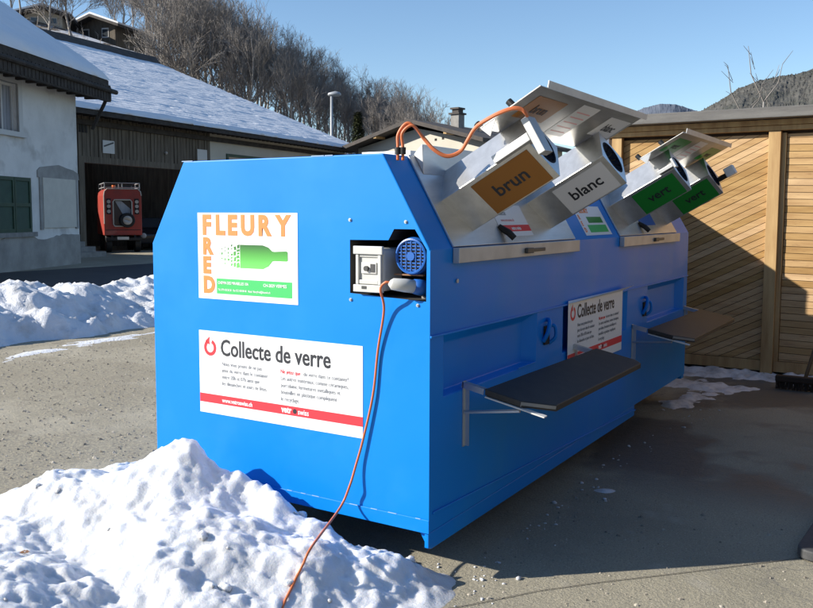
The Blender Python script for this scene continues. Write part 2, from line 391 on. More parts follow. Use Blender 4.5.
# ---------------------------------------------------------------- old house on the left
class Fr:                                                  # a building's own frame: x along the wall, y out of it, z up
    def __init__(s, O, ax, out):
        s.O = Vector(O); s.X = (HR * ax[0] + HF * ax[1]).normalized(); s.Y = (HR * out[0] + HF * out[1]).normalized()
        s.Y = (s.Y - s.X * s.Y.dot(s.X)).normalized(); s.Z = Vector((0, 0, 1))
    def p(s, x, y, z): return s.O + s.X * x + s.Y * y + s.Z * z
    def box(s, bm, a, b): box(bm, a, b, s.X, s.Y, s.Z, s.O)
    def hit(s, px, py):                                    # photo pixel -> wall plane
        q = CF + CR * ((px - CX) / F) + CU * ((CY - py) / F)
        t = (s.O - CAM).dot(s.Y) / q.dot(s.Y); v = CAM + q * t - s.O
        return v.dot(s.X), v.z
def wall_with_holes(bm, fr, x0, x1, z0, z1, holes, y0, y1):  # wall slab split round rectangular openings
    xs = sorted({x0, x1, *[h[0] for h in holes], *[h[1] for h in holes]}); zs = sorted({z0, z1, *[h[2] for h in holes], *[h[3] for h in holes]})
    for a, b in zip(xs, xs[1:]):
        for c, d in zip(zs, zs[1:]):
            if any(h[0] - 1e-6 <= a and b <= h[1] + 1e-6 and h[2] - 1e-6 <= c and d <= h[3] + 1e-6 for h in holes): continue
            fr.box(bm, (a, y0, c), (b, y1, d))
fh = Fr(cw(-10.67, 28), (-0.109, -1), (1, -0.109))
LEN = 11.0; WT = 5.95
house = thing('house', fh.O, 'grey plastered house with green shutters and a snow covered roof', 'house')
xw, zw = fh.hit(17, 84); _, zb = fh.hit(17, 132)
xs_, zst = fh.hit(31, 178); _, zsb = fh.hit(31, 232)
holes = [(xw, xw + 1.1, zb, zw), (xs_, xs_ + 1.75, zsb, zst)]
bm = new(); wall_with_holes(bm, fh, 0, LEN, -0.2, WT, holes, -0.45, 0); fh.box(bm, (0, -9, -0.2), (0.4, -0.45, WT)); fh.box(bm, (LEN - .4, -9, -0.2), (LEN, -0.45, WT)); fh.box(bm, (0, -9.4, -0.2), (LEN, -9, WT))
prism(bm, [fh.p(0.05, 0, WT), fh.p(0.05, -9.4, WT), fh.p(0.05, -4.7, WT + 3.0)], fh.X * 0.3)
prism(bm, [fh.p(LEN - .35, 0, WT), fh.p(LEN - .35, -9.4, WT), fh.p(LEN - .35, -4.7, WT + 3.0)], fh.X * 0.3)
wall = obj('wall', bm, 'plaster', house)
bm = new(); N = 60
for i in range(N):                                        # damp stained base, uneven top edge
    x0, x1 = LEN * i / N, LEN * (i + 1) / N
    def hb(x): return 0.95 + 0.22 * noise.noise((x * .7, 2, 5)) + 0.06 * noise.noise((x * 5, 2, 9))
    prism(bm, [fh.p(x0, 0.02, -0.1), fh.p(x1, 0.02, -0.1), fh.p(x1, 0.02, hb(x1)), fh.p(x0, 0.02, hb(x0))], fh.Y * -0.03)
obj('plinth', bm, 'plaster_dirty', house)
wi = None
bm = new()                                                 # window surround and sash
fh.box(bm, (xw - .2, -0.05, zw), (xw + 1.3, 0.03, zw + .2)); fh.box(bm, (xw - .2, -0.05, zb), (xw, 0.03, zw)); fh.box(bm, (xw + 1.1, -0.05, zb), (xw + 1.3, 0.03, zw))
fh.box(bm, (xw, -0.22, zb), (xw + .07, -0.15, zw)); fh.box(bm, (xw + 1.03, -0.22, zb), (xw + 1.1, -0.15, zw)); fh.box(bm, (xw + .52, -0.22, zb), (xw + .58, -0.15, zw)); fh.box(bm, (xw + .07, -0.22, zw - .07), (xw + .52, -0.15, zw)); fh.box(bm, (xw + .58, -0.22, zw - .07), (xw + 1.03, -0.15, zw))
win = obj('window', bm, 'frame_white', house)
bm = new(); fh.box(bm, (xw - .28, -0.3, zb - .14), (xw + 1.4, 0.1, zb)); obj('sill', bm, 'frame_white', win)
bm = new(); fh.box(bm, (xw + .07, -0.2, zb + .002), (xw + .52, -0.19, zw - .07)); fh.box(bm, (xw + .58, -0.2, zb + .002), (xw + 1.03, -0.19, zw - .07)); obj('pane', bm, 'curtain_glass', win)
bm = new(); fh.box(bm, (xw, -0.19, zb), (xw + 1.1, -0.185, zw))
bm.free()
for k in range(2):
    bm = new(); a = xs_ + .02 + k * .865; b = a + .845
    for (u0, u1, v0, v1) in ((a, a + .08, zsb, zst), (b - .08, b, zsb, zst), (a + .08, b - .08, zsb, zsb + .1), (a + .08, b - .08, zst - .1, zst), (a + .08, b - .08, (zsb + zst) / 2 - .05, (zsb + zst) / 2 + .05)):
        fh.box(bm, (u0, -0.05, v0), (u1, 0.0, v1))
    n_ = 14
    for v0, v1 in ((zsb + .1, (zsb + zst) / 2 - .05), ((zsb + zst) / 2 + .05, zst - .1)):
        for q in range(n_):
            z0 = v0 + (v1 - v0) * q / n_; hgt = (v1 - v0) / n_
            prism(bm, [fh.p(a + .08, -0.045, z0), fh.p(a + .08, -0.02, z0 - .004), fh.p(a + .08, -0.035, z0 + hgt)], fh.X * (b - a - .16))
    obj('shutter', bm, 'green_paint', house)
bm = new(); fh.box(bm, (xs_ - .12, -0.02, zsb - .13), (xs_ + 1.9, 0.09, zsb)); obj('shutter_sill', bm, 'concrete', house)
xn0, zn1 = fh.hit(74, 180); xn1, zn0 = fh.hit(43, 228)
bm = new(); fh.box(bm, (xn0, -0.01, zn0), (xn1, 0.05, zn1)); nb = obj('notice_board', bm, 'notice', house)
bm = new()
for (a, b, c, d) in ((xn0 - .16, xn0, zn0 - .05, zn1 + .15), (xn1, xn1 + .16, zn0 - .05, zn1 + .15)): fh.box(bm, (a, -0.02, c), (b, 0.035, d))
prism(bm, [fh.p(xn0 - .25, -.02, zn1), fh.p(xn0 - .22, -.02, zn1 + .2), fh.p(xn0 + .1, -.02, zn1 + .3), fh.p(xn0 + .5, -.02, zn1 + .34), fh.p((xn0 + xn1) / 2, -.02, zn1 + .42), fh.p(xn1 - .4, -.02, zn1 + .36), fh.p(xn1 + .1, -.02, zn1 + .3), fh.p(xn1 + .25, -.02, zn1 + .2), fh.p(xn1 + .25, -.02, zn1)], fh.Y * .06)
obj('board_surround', bm, 'plaster_dirty', nb)
# roof: planks, rafters, snow
PIT = math.tan(R(34)); OV = 0.75; GV = 0.8
ze = WT + 0.05
def roofslab(bm, fr, xa, xb, y0, y1, z0, pitch, th, up=0.0):
    prism(bm, [fr.p(xa, y0, z0 + up), fr.p(xa, y1, z0 + up + (y0 - y1) * pitch), fr.p(xa, y1, z0 + up + th + (y0 - y1) * pitch), fr.p(xa, y0, z0 + up + th)], fr.X * (xb - xa))
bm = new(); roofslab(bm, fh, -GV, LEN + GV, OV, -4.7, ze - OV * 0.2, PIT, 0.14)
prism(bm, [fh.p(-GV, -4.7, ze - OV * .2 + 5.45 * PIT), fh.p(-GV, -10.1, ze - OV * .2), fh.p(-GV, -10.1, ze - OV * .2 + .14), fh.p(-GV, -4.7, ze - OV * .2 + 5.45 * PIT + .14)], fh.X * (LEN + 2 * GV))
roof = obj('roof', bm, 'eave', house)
bm = new()
for i in range(22):                                        # rafter tails and fascia under the eave
    x = -GV + .1 + i * (LEN + 2 * GV - .3) / 21
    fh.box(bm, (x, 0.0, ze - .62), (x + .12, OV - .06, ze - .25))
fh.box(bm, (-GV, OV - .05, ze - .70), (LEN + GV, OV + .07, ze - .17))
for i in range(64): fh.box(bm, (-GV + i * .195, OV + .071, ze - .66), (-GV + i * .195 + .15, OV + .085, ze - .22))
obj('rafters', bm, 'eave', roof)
bm = new(); tube(bm, [fh.p(-GV + .12, OV + .05, ze - .4), fh.p(-GV + .12, OV - .1, ze - .75), fh.p(-GV + .12, .2, ze - 1.6)], 0.06, 8); tube(bm, [fh.p(-GV - .3, OV + .12, ze - .35), fh.p(LEN, OV + .12, ze - .35)], 0.075, 8)
obj('gutter', bm, 'eave', roof)
def snow_sheet(fr, xa, xb, y0, y1, z0, pitch, th, step, rows=0.0, amp=0.02, nz=0.05, edge=0.07):
    bm = new(); nx = int((xb - xa) / step); ny = int((y0 - y1) / step); g = []
    for i in range(nx + 1):
        rr = []
        for j in range(ny + 1):
            x = xa + (xb - xa) * i / nx; y = y0 + (y1 - y0) * j / ny
            e = min(1.0, min(i, nx - i) * step / 0.3, j * step / 0.3) ** 0.5
            h = th * (0.25 + 0.75 * e) + nz * fbm(x * .7, y * .7, 3) * e
            if rows: 
                s = (y0 - y) / rows + 0.15 * noise.noise((x * .8, y * .8, 0)); k = s - math.floor(s)
                h += amp * (k - 0.5) * (1.0 + 0.7 * noise.noise((x * 1.1, math.floor(s) * .7, 5))) + 0.012 * noise.noise((x * 5, y * 5, 2))
            x += edge * noise.noise((y * 2, x, 4)) * (1 if i in (0, nx) else 0)
            y += edge * noise.noise((x * 2.5, 1, 4)) * (1 if j == 0 else 0)
            rr.append(bm.verts.new(fr.p(x, y, z0 + (y0 - y) * pitch + h)))
        g.append(rr)
    for i in range(nx):
        for j in range(ny): bm.faces.new([g[i][j], g[i + 1][j], g[i + 1][j + 1], g[i][j + 1]])
    lo = {}
    ring = [(i, 0) for i in range(nx + 1)] + [(nx, j) for j in range(1, ny + 1)] + [(i, ny) for i in range(nx - 1, -1, -1)] + [(0, j) for j in range(ny - 1, 0, -1)]
    for (i, j) in ring:
        y = y0 + (y1 - y0) * j / ny; x = xa + (xb - xa) * i / nx
        lo[(i, j)] = bm.verts.new(fr.p(x, y, z0 + (y0 - y) * pitch + .004))
    for a, b in zip(ring, ring[1:] + ring[:1]): bm.faces.new([g[a[0]][a[1]], g[b[0]][b[1]], lo[b], lo[a]])
    return bm
obj('snow_cover', snow_sheet(fh, -GV - .02, LEN + GV, OV + .03, -4.7, ze - OV * .2 + .14, PIT, 0.2, 0.14, nz=0.09), 'snow_roof', roof, True)

# ---------------------------------------------------------------- timber barn with the long snowy roof
fb = Fr(cw(-12.63, 33.36), (0.4, 0.917), (0.917, -0.4))
barn = thing('barn', fb.p(8, 0, 0), 'long dark timber barn with an open bay and a low snowy roof', 'barn')
T0, T1, OPH = -4.5, 22.0, 3.85
bm = new(); fb.box(bm, (T0, -.12, OPH), (8.3, 0, 5.79)); fb.box(bm, (T0, -.12, 0), (0.0, 0, OPH)); fb.box(bm, (7.3, -.12, 0), (8.3, 0, OPH))
for i in range(58):                                        # upright boards of uneven width
    x = T0 + i * 0.22
    if x + .2 > 8.3: break
    z0 = OPH - .05 - .1 * random.random() if 0 <= x < 7.3 else 0.0
    fb.box(bm, (x, 0.001, z0), (x + .19, 0.03 + .03 * random.random(), 5.45))
obj('timber_wall', bm, 'darkwood', barn)
bm = new(); fb.box(bm, (8.3, -.3, 0), (T1, 0, 5.79)); fb.box(bm, (T1 - .3, -15, 0), (T1, -.3, 5.3)); obj('rendered_wall', bm, 'cream', barn)
bm = new(); fb.box(bm, (T0, -14, 0), (T0 + .3, -.13, 5.3)); fb.box(bm, (T0 + .3, -9.3, 0), (T1 - .31, -9, 5.3)); fb.box(bm, (8.0, -9, 0), (8.28, -.31, 5.3)); obj('inner_wall', bm, 'darkwood', barn)
bm = new(); fb.box(bm, (-.15, -.1, 0), (.15, .1, OPH)); fb.box(bm, (-.1, -.2, OPH - .25), (7.4, .06, OPH)); fb.box(bm, (3.4, -4.2, 0), (3.65, -3.95, 5.2)); obj('door_frame', bm, 'darkwood', barn)
bm = new()
for k in range(4): fb.box(bm, (-1.5, 0.05, 0.0 + k * .0), (-.1 - k * .25, 1.3 - k * .28, .19 * (k + 1)))
obj('steps', bm, 'concrete', barn)
bm = new()
for k in range(3): fb.box(bm, (-.05 + k * .16, .045, 4.75), (.06 + k * .16, .075, 5.25))
obj('louvre', bm, 'black', barn)
xs0, zs1 = fb.hit(101, 140); xs1, zs0 = fb.hit(113, 154)
bm = new(); fb.box(bm, (xs0, .07, zs0), (xs1, .09, zs1)); pb = obj('wall_board', bm, 'frame_white', barn)
bm = new(); box(bm, (-.28, 0, -.03), (.28, .012, .03), (fb.X * .93 + fb.Z * .3).normalized(), fb.Y, (fb.Z * .93 - fb.X * .3).normalized(), fb.p((xs0 + xs1) / 2, .091, (zs0 + zs1) / 2 + .1)); obj('arrow_mark', bm, 'black_print', pb)
xs0, zs1 = fb.hit(196, 149); xs1, zs0 = fb.hit(206, 162)
bm = new(); fb.box(bm, (xs0, .065, zs0), (xs1, .075, zs1)); obj('paper_notice', bm, 'frame_white', barn)
xl, zl_ = fb.hit(164, 153)
bm = new(); bmesh.ops.create_icosphere(bm, subdivisions=2, radius=.07, matrix=Matrix.Translation(fb.p(xl, .12, zl_))); fb.box(bm, (xl - .03, .02, zl_), (xl + .03, .12, zl_ + .04)); obj('wall_lamp', bm, 'lamp_white', barn)
for (a, b) in ((226, 275), (290, 330)):
    xa, za = fb.hit(a, 152); xb, _ = fb.hit(b, 152); xb = min(xb, T1 - 1)
    bm = new(); fb.box(bm, (xa, .001, 2.6), (xb, .05, 4.55)); f = obj('window', bm, 'green_paint', barn)
    bm = new(); fb.box(bm, (xa + .15, .045, 2.75), (xb - .15, .055, 4.4)); obj('pane', bm, 'glass', f)
PB = math.tan(R(21.8)); OB = 0.9; zb0 = 5.45; BR = -15.0
bm = new(); roofslab(bm, fb, T0 - .5, T1 + .6, OB, BR, zb0, PB, 0.10)
zr = zb0 + (OB - BR) * PB
prism(bm, [fb.p(T0 - .5, BR, zr), fb.p(T0 - .5, BR - 10, zr - 10 * PB), fb.p(T0 - .5, BR - 10, zr - 10 * PB + .16), fb.p(T0 - .5, BR, zr + .16)], fb.X * (T1 - T0 + 1.1))
broof = obj('roof', bm, 'eave', barn)
bm = new()
for i in range(70):
    x = T0 - .4 + i * .39; fb.box(bm, (x, 0.07, zb0 - .06), (x + .1, OB - .02, zb0 + .02))
fb.box(bm, (T0 - .5, OB - .06, zb0 - .1), (T1 + .6, OB + .04, zb0 - .003)); fb.box(bm, (T0 - .5, .06, 5.05), (T1, .2, 5.25))
obj('rafters', bm, 'eave', broof)
bm = new(); prism(bm, [fb.p(T0 - .5, BR + .9, zr - .9 * PB + .1), fb.p(T0 - .5, BR - .5, zr - .5 * PB + .1), fb.p(T0 - .5, BR - .2, zr + .5), fb.p(T0 - .5, BR + .2, zr + .5)], fb.X * (T1 - T0 + .9)); obj('ridge_cap', bm, 'roof_dark', broof)
obj('snow_cover', snow_sheet(fb, T0 - .5, T1 + .65, OB + .04, BR + .95, zb0 + .10, PB, 0.15, 0.13, rows=0.42, amp=0.058, nz=0.03, edge=.14), 'snow_roof', broof, True)

# ---------------------------------------------------------------- low house with chimney behind the container
pl, pr_ = at(352, 149, 52), at(492, 141, 46)
fg = Fr((pl.x, pl.y, 0), ((pr_ - pl).dot(HR), (pr_ - pl).dot(HF)), ((pr_ - pl).dot(HF), -(pr_ - pl).dot(HR)))
GW = Vector((pr_.x - pl.x, pr_.y - pl.y)).length; zk = at(423, 124, 49).z; zl0 = pl.z
cot = thing('house', fg.p(GW / 2, -4, 0), 'pale low gabled house with brown verge boards and a chimney behind the blue container', 'house')
bm = new(); prism(bm, [fg.p(.5, 0, 0), fg.p(GW - .5, 0, 0), fg.p(GW - .5, 0, zl0), fg.p(GW / 2, 0, zk - .25), fg.p(.5, 0, zl0)], fg.Y * -9); obj('wall', bm, 'cream', cot)
bm = new()
for s in (0, 1):
    xa, xb = (0, GW / 2) if s == 0 else (GW, GW / 2)
    prism(bm, [fg.p(xa, .9, zl0 - .1), fg.p(xb, .9, zk), fg.p(xb, .9, zk + .22), fg.p(xa, .9, zl0 + .12)], fg.Y * -10.5)
r_ = obj('roof', bm, 'roof_dark', cot)
pc = at(447, 130, 50); xc = (pc - fg.O).dot(fg.X); 
bm = new(); fg.box(bm, (xc - .28, -3.2, zk - 1.2), (xc + .28, -2.6, at(447, 116, 51.5).z)); ch = obj('chimney', bm, 'concrete', cot)
bm = new(); zc = at(447, 116, 51.5).z; fg.box(bm, (xc - .36, -3.3, zc + .002), (xc + .36, -2.5, zc + .1)); fg.box(bm, (xc - .22, -3.15, zc + .1), (xc + .22, -2.65, zc + .3)); fg.box(bm, (xc - .3, -3.25, zc + .3), (xc + .3, -2.55, zc + .4)); obj('chimney_cap', bm, 'roof_dark', ch)
for q, zq in ((.62, 1.0), (.67, .95)): bm = new(); fg.box(bm, (GW * q, -.02, zk - zq), (GW * q + .15, .01, zk - zq + .13)); obj('vent_hole', bm, 'black', cot)
for t in (.25, .75): bm = new(); fg.box(bm, (GW * t - .1, .001, zl0 + .45), (GW * t + .1, .85, zl0 + .65)); obj('purlin_end', bm, 'pine_beam', cot)

# ---------------------------------------------------------------- chalets on the hillside
def chalet(pxc, wpx, ytop, ybot, d, label, wallmat, rot):
    c = at(pxc, ybot, d); W_ = wpx * d / F; H_ = (ybot - ytop) * d / F
    f = Fr((c.x, c.y, c.z - 3.0), (math.cos(rot), math.sin(rot)), (math.sin(rot), -math.cos(rot)))
    t = thing('chalet', f.p(0, 0, 0), label, 'house'); W2 = W_ / 2
    bm = new(); prism(bm, [f.p(-W2, 0, 0), f.p(W2, 0, 0), f.p(W2, 0, 3 + H_ * .62), f.p(0, 0, 3 + H_ * .9), f.p(-W2, 0, 3 + H_ * .62)], f.Y * -7); obj('wall', bm, wallmat, t)
    bm = new()
    for s in (-1, 1):
        prism(bm, [f.p(s * (W2 + 1.0), 1.0, 3 + H_ * .5), f.p(0, 1.0, 3 + H_ * .9 + .02), f.p(0, 1.0, 3 + H_ * .9 + .28), f.p(s * (W2 + 1.0), 1.0, 3 + H_ * .5 + .26)], f.Y * -9)
    rf = obj('roof', bm, 'roof_dark', t)
    bm = new()
    for s in (-1, 1):
        prism(bm, [f.p(s * (W2 + .95), .9, 3 + H_ * .5 + .29), f.p(0, .9, 3 + H_ * .9 + .30), f.p(0, .9, 3 + H_ * .9 + .5), f.p(s * (W2 + .95), .9, 3 + H_ * .5 + .46)], f.Y * -8.6)
    obj('snow_cover', bm, 'snow_roof', rf)
    for q in (-.5, .5):
        bm = new(); f.box(bm, (W2 * q - .4, .0, 3 + H_ * .2), (W2 * q + .4, .05, 3 + H_ * .55)); wn = obj('window', bm, 'frame_white', t)
        bm = new(); f.box(bm, (W2 * q - .32, .045, 3 + H_ * .25), (W2 * q + .32, .06, 3 + H_ * .5)); obj('pane', bm, 'glass', wn)
chalet(44, 34, 9, 28, 84, 'small cream chalet among bare trees on the snowy slope', 'cream', R(12))
chalet(96, 44, 17, 44, 88, 'dark timber chalet with a wide roof on the snowy slope', 'darkwood', R(-16))

# ---------------------------------------------------------------- wooden shed (fence-like screen) behind the container
FY = 6.2
shed = thing('wooden_shed', (0.4, FY, 0), 'wooden shed with diagonal pine slats and a flat grey roof', 'shed')
def slats(x0, x1, z0, z1, slope, pitch, name):
    bm = new(); th = pitch * 0.92
    lo_ = z0 - abs(slope) * (x1 - x0) - pitch; k = 0
    while True:
        zc = lo_ + k * pitch; k += 1
        if zc > z1 + pitch + abs(slope) * (x1 - x0): break
        poly = [(x0, zc), (x1, zc + slope * (x1 - x0)), (x1, zc + slope * (x1 - x0) + th), (x0, zc + th)]
        for lim, sg in ((z0, 1), (z1, -1)):                # clip to the frame
            out = []
            for a, b in zip(poly, poly[1:] + poly[:1]):
                ia, ib = sg * (a[1] - lim) >= 0, sg * (b[1] - lim) >= 0
                if ia: out.append(a)
                if ia != ib:
                    t = (lim - a[1]) / (b[1] - a[1]); out.append((a[0] + (b[0] - a[0]) * t, lim))
            poly = out
            if not poly: break
        if len(poly) > 2 and max(q[1] for q in poly) - min(q[1] for q in poly) > .01:
            yy = FY - .022 - .006 * random.random()
            prism(bm, [(q[0], yy, q[1]) for q in poly], (0, 0.02, 0))
    return obj(name, bm, 'pine', shed)
slats(-1.12, 0.375, 0.16, 2.46, 0.50, 0.071, 'slat_panel')
slats(0.545, 2.9, 0.16, 2.46, -0.02, 0.068, 'slat_panel')
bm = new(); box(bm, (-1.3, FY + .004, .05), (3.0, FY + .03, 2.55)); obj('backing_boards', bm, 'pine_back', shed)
for x0, x1 in ((-1.235, -1.125), (0.38, 0.495), (2.9, 3.02)):
    bm = new(); box(bm, (x0, FY - .09, 0), (x1, FY + .003, 2.49)); obj('post', bm, 'pine_beam', shed, bevel=.004)
bm = new(); box(bm, (0.497, FY - .05, .1), (0.54, FY + .002, 2.47)); obj('batten', bm, 'pine_beam', shed)
bm = new(); box(bm, (-1.3, FY - .115, 2.545), (3.1, FY + .003, 2.60)); box(bm, (-1.3, FY - .095, 2.493), (3.1, FY + .003, 2.542)); obj('beam', bm, 'pine_beam', shed, bevel=.003)
bm = new(); box(bm, (-1.12, FY - .06, .05), (.378, FY + .003, .155)); box(bm, (.5, FY - .06, .05), (2.9, FY + .003, .155)); obj('bottom_rail', bm, 'pine_beam', shed)
bm = new(); box(bm, (-1.45, FY - .26, 2.605), (3.5, FY + 3.2, 2.71)); obj('roof', bm, 'roof_grey', shed, bevel=.008)
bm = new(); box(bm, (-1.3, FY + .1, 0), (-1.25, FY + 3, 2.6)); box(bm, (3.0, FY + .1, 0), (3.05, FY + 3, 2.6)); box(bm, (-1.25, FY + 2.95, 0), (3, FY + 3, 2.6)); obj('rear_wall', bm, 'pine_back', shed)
bm = new(); box(bm, (-1.16, 4.56, 0), (-1.10, FY - .1, 2.13)); obj('added_shade_wall', bm, 'pine', shed)  # hidden wall behind the container, added to cast the shadow on the slats
for k in range(36):                                        # unseen board wall on the right, added to darken the container's shaded side
    if k == 0: bm = new()
    box(bm, (3.36 + .004 * random.random(), 1.4, .06 + k * .07), (3.385 + .004 * random.random(), FY - .1, .06 + k * .07 + .062))
box(bm, (3.39, 1.4, 0), (3.45, FY - .1, 2.59)); obj('added_shade_wall', bm, 'darkwood', shed)

# ---------------------------------------------------------------- the blue glass collection container
ZF, ZT, XT, WD, LN = 1.494, 1.918, 0.246, 1.730, 4.532
ZB, ZS = 0.233, 0.15
TH = math.atan2(XT, ZT - ZF)
U = Vector((math.cos(TH), 0, math.sin(TH))); N = Vector((-math.sin(TH), 0, math.cos(TH))); YV = Vector((0, 1, 0))
U0 = U.dot(Vector((0, 0, ZF))); N0 = N.dot(Vector((0, 0, ZF))); N1 = N.dot(Vector((-XT, 0, ZT)))
def sp(y, n, u): return U * u + N * n + YV * y             # along the row, up the slope, out of the slope
con = thing('glass_container', (-WD / 2, LN / 2, 0), 'big sky blue steel glass recycling container with stainless chutes and white stickers', 'recycling container')
prof = [(0, ZB), (0, ZF), (-XT, ZT), (-WD + XT, ZT), (-WD, ZF - .005), (-WD, ZB)]
niche = [(-.426, 1.286), (-.426, 1.531), (-.216, 1.533), (-.186, 1.583), (-.078, 1.583), (-.017, 1.494), (-.019, 1.268)]
bm = new()
def loop(pts, y):
    vs = [bm.verts.new((x, y, z)) for x, z in pts]
    return vs, [bm.edges.new((vs[i], vs[(i + 1) % len(vs)])) for i in range(len(vs))]
o_v, o_e = loop(prof, 0.0); n_v, n_e = loop(niche, 0.0)
bmesh.ops.triangle_fill(bm, use_beauty=True, use_dissolve=False, edges=o_e + n_e)
f_v, f_e = loop(prof, LN); bm.faces.new(f_v)
ND = 0.32
for i in range(1, 6):                                      # roof planes, far side, bottom
    j = (i + 1) % 6
    bm.faces.new([o_v[i], o_v[j], f_v[j], f_v[i]])
ys = [0, .127, 1.17, 1.575, 2.80, 3.32, 4.40, LN]; zs = [ZB, .828, 1.112, ZF]
rec = {(1, 1), (3, 1), (5, 1)}
for i in range(len(ys) - 1):
    for k in range(3):
        y0, y1, z0, z1 = ys[i], ys[i + 1], zs[k], zs[k + 1]
        if (i, k) in rec:
            ou = [(0, y0, z0), (0, y1, z0), (0, y1, z1), (0, y0, z1)]
            inn = [(-.055, y0 + .015, z0 + .008), (-.055, y1 - .08, z0 + .008), (-.055, y1 - .08, z1 - .05), (-.055, y0 + .015, z1 - .05)]
            ov = [bm.verts.new(q) for q in ou]; iv = [bm.verts.new(q) for q in inn]
            bm.faces.new(iv)
            for q in range(4): bm.faces.new([ov[q], ov[(q + 1) % 4], iv[(q + 1) % 4], iv[q]])
        else: quad(bm, [(0, y0, z0), (0, y1, z0), (0, y1, z1), (0, y0, z1)])
bmesh.ops.remove_doubles(bm, verts=bm.verts[:], dist=1e-5)
body = obj('body', bm, 'blue', con, bevel=0.006)
bm = new()                                                 # seams and proud edges of the sheet metal
box(bm, (-WD + .004, -.007, ZB - .003), (0.004, -.001, .292)); obj('bottom_flange', bm, 'blue', con, bevel=.002)
bm = new(); prism(bm, [(0.001, .03, .322), (0.001, 3.06, .200), (0.001, 3.06, .188), (0.001, .03, .31)], (.007, 0, 0)); box(bm, (.001, .0, 1.108), (.009, LN, 1.118)); box(bm, (.001, .93, .829), (.006, 1.17, .836))
obj('weld_seam', bm, 'blue', con, bevel=.002)
bm = new()
prism(bm, [(-.002, .002, ZS + .01), (-.002, .03, ZS), (-.002, 3.06, ZS), (-.002, 3.06, ZB - .004), (-.002, .002, ZB - .004)], (-.022, 0, 0)); prism(bm, [(-.024, .03, ZS), (-.024, .03, ZB - .004), (-.075, .03, ZB - .004)], (0, 3.0, 0)); box(bm, (-WD + .02, .03, ZS), (-WD + .15, 3.06, ZB - .004)); box(bm, (-.06, 4.44, .2), (-.002, 4.52, ZB - .004))
obj('skid', bm, 'blue', con, bevel=.004)
for (a, b) in ((.95, -.5), (2.7, -.5), (.95, -1.6), (2.7, -1.6), (4.2, -.6), (4.2, -1.6)):
    bm = new(); box(bm, (b, a, .0), (b + .26, a + .22, ZB - .006)); obj('support_block', bm, 'black', con)
for (x, z) in ((-.424, 1.622), (-.124, 1.615), (-.421, 1.256), (-.061, 1.250)):
    bm = new(); cyl(bm, (x, .002, z), (x, -.004, z), .008, 12); cyl(bm, (x, -.004, z), (x, -.008, z), .0045, 6); obj('screw', bm, 'zinc', con)
bm = new(); cyl(bm, (.002, .24, 1.345), (.008, .24, 1.345), .010, 10); obj('screw', bm, 'zinc', con)
worn = mat('worn_paint', (0.32, 0.48, 0.68), 0.5)                # bare worn edge of the end plate along the top
xx = -XT - .03
while xx > -WD + XT + .03:
    l_ = random.uniform(.01, .09)
    if random.random() < .45: bm = new(); box(bm, (xx - l_, -.0015, ZT - .002), (xx, .003, ZT + .0018)); obj('worn_edge', bm, worn, con)
    xx -= l_ + random.uniform(.005, .04)
xx = -.04
while xx > -WD:
    l_ = random.uniform(.006, .05)
    if random.random() < .45: bm = new(); box(bm, (xx - l_, -.0085, .2905), (xx, -.006, .2935)); obj('worn_edge', bm, worn, con)
    xx -= l_ + random.uniform(.01, .08)

bm = new()
fr_v = [bm.verts.new((x, .0005, z)) for x, z in niche]; b_v = [bm.verts.new((x, ND, z)) for x, z in niche]
for i in range(len(niche)): bm.faces.new([fr_v[i], fr_v[(i + 1) % len(niche)], b_v[(i + 1) % len(niche)], b_v[i]])
bm.faces.new(b_v); obj('niche_shade_walls', bm, 'black', con)  # near-black walls: the shade inside the recess is put into the colour
# --- niche with switch box, motor and plug
bm = new(); box(bm, (-.387, -.012, 1.302), (-.232, .15, 1.497)); cb = obj('control_box', bm, 'box', con, bevel=.012)
bm = new()
for (a, b, c, d) in ((-.388, -.23, 1.468, 1.505), (-.388, -.23, 1.297, 1.33)): box(bm, (a, -.03, c), (b, -.013, d))
box(bm, (-.378, -.024, 1.331), (-.362, -.013, 1.467)); box(bm, (-.258, -.024, 1.331), (-.241, -.013, 1.467)); box(bm, (-.361, -.019, 1.455), (-.259, -.013, 1.467)); box(bm, (-.361, -.021, 1.333), (-.259, -.013, 1.352))
obj('cover_frame', bm, 'box', cb, bevel=.005)
bm = new(); box(bm, (-.35, -.02, 1.38), (-.268, -.013, 1.432)); obj('switch_plate', bm, 'frame_white', cb, bevel=.003)
bm = new(); cyl(bm, (-.318, -.02, 1.404), (-.318, -.032, 1.404), .012, 14); obj('switch', bm, 'box_dark', cb)
bm = new(); box(bm, (-.298, -.023, 1.388), (-.276, -.0205, 1.425)); obj('rating_plate', bm, 'box_dark', cb)
bm = new(); box(bm, (-.34, -.032, 1.312), (-.315, -.0305, 1.325)); obj('cover_catch', bm, 'box_dark', cb)
mc = Vector((-.112, 0, 1.463))
bm = new(); tube(bm, [mc + YV * y for y in (.22, .045, .033, .03)], [.085, .085, .08, .06], 40); mo = obj('motor', bm, 'motor', con, True)
bm = new()
for k in range(9):                                         # round fan guard
    z = -.06 + .015 * k; hw = math.sqrt(max(0, .07 ** 2 - z * z))
    box(bm, (mc.x - hw, .024, mc.z + z - .003), (mc.x + hw, .029, mc.z + z + .003))
for k in range(5):
    x = -.05 + .025 * k; hw = math.sqrt(max(0, .07 ** 2 - x * x)); box(bm, (mc.x + x - .002, .021, mc.z - hw), (mc.x + x + .002, .0235, mc.z + hw))
ring = [mc + Vector((.074 * math.cos(a), .024, .074 * math.sin(a))) for a in [2 * math.pi * i / 40 for i in range(41)]]
tube(bm, ring, .007, 6, False); cyl(bm, mc + YV * .03, mc + YV * .018, .02, 16)
obj('fan_guard', bm, 'motor', mo)
bm = new(); cyl(bm, mc + YV * .0295, mc + YV * .0285, .072, 32); obj('fan_opening', bm, 'black', mo)
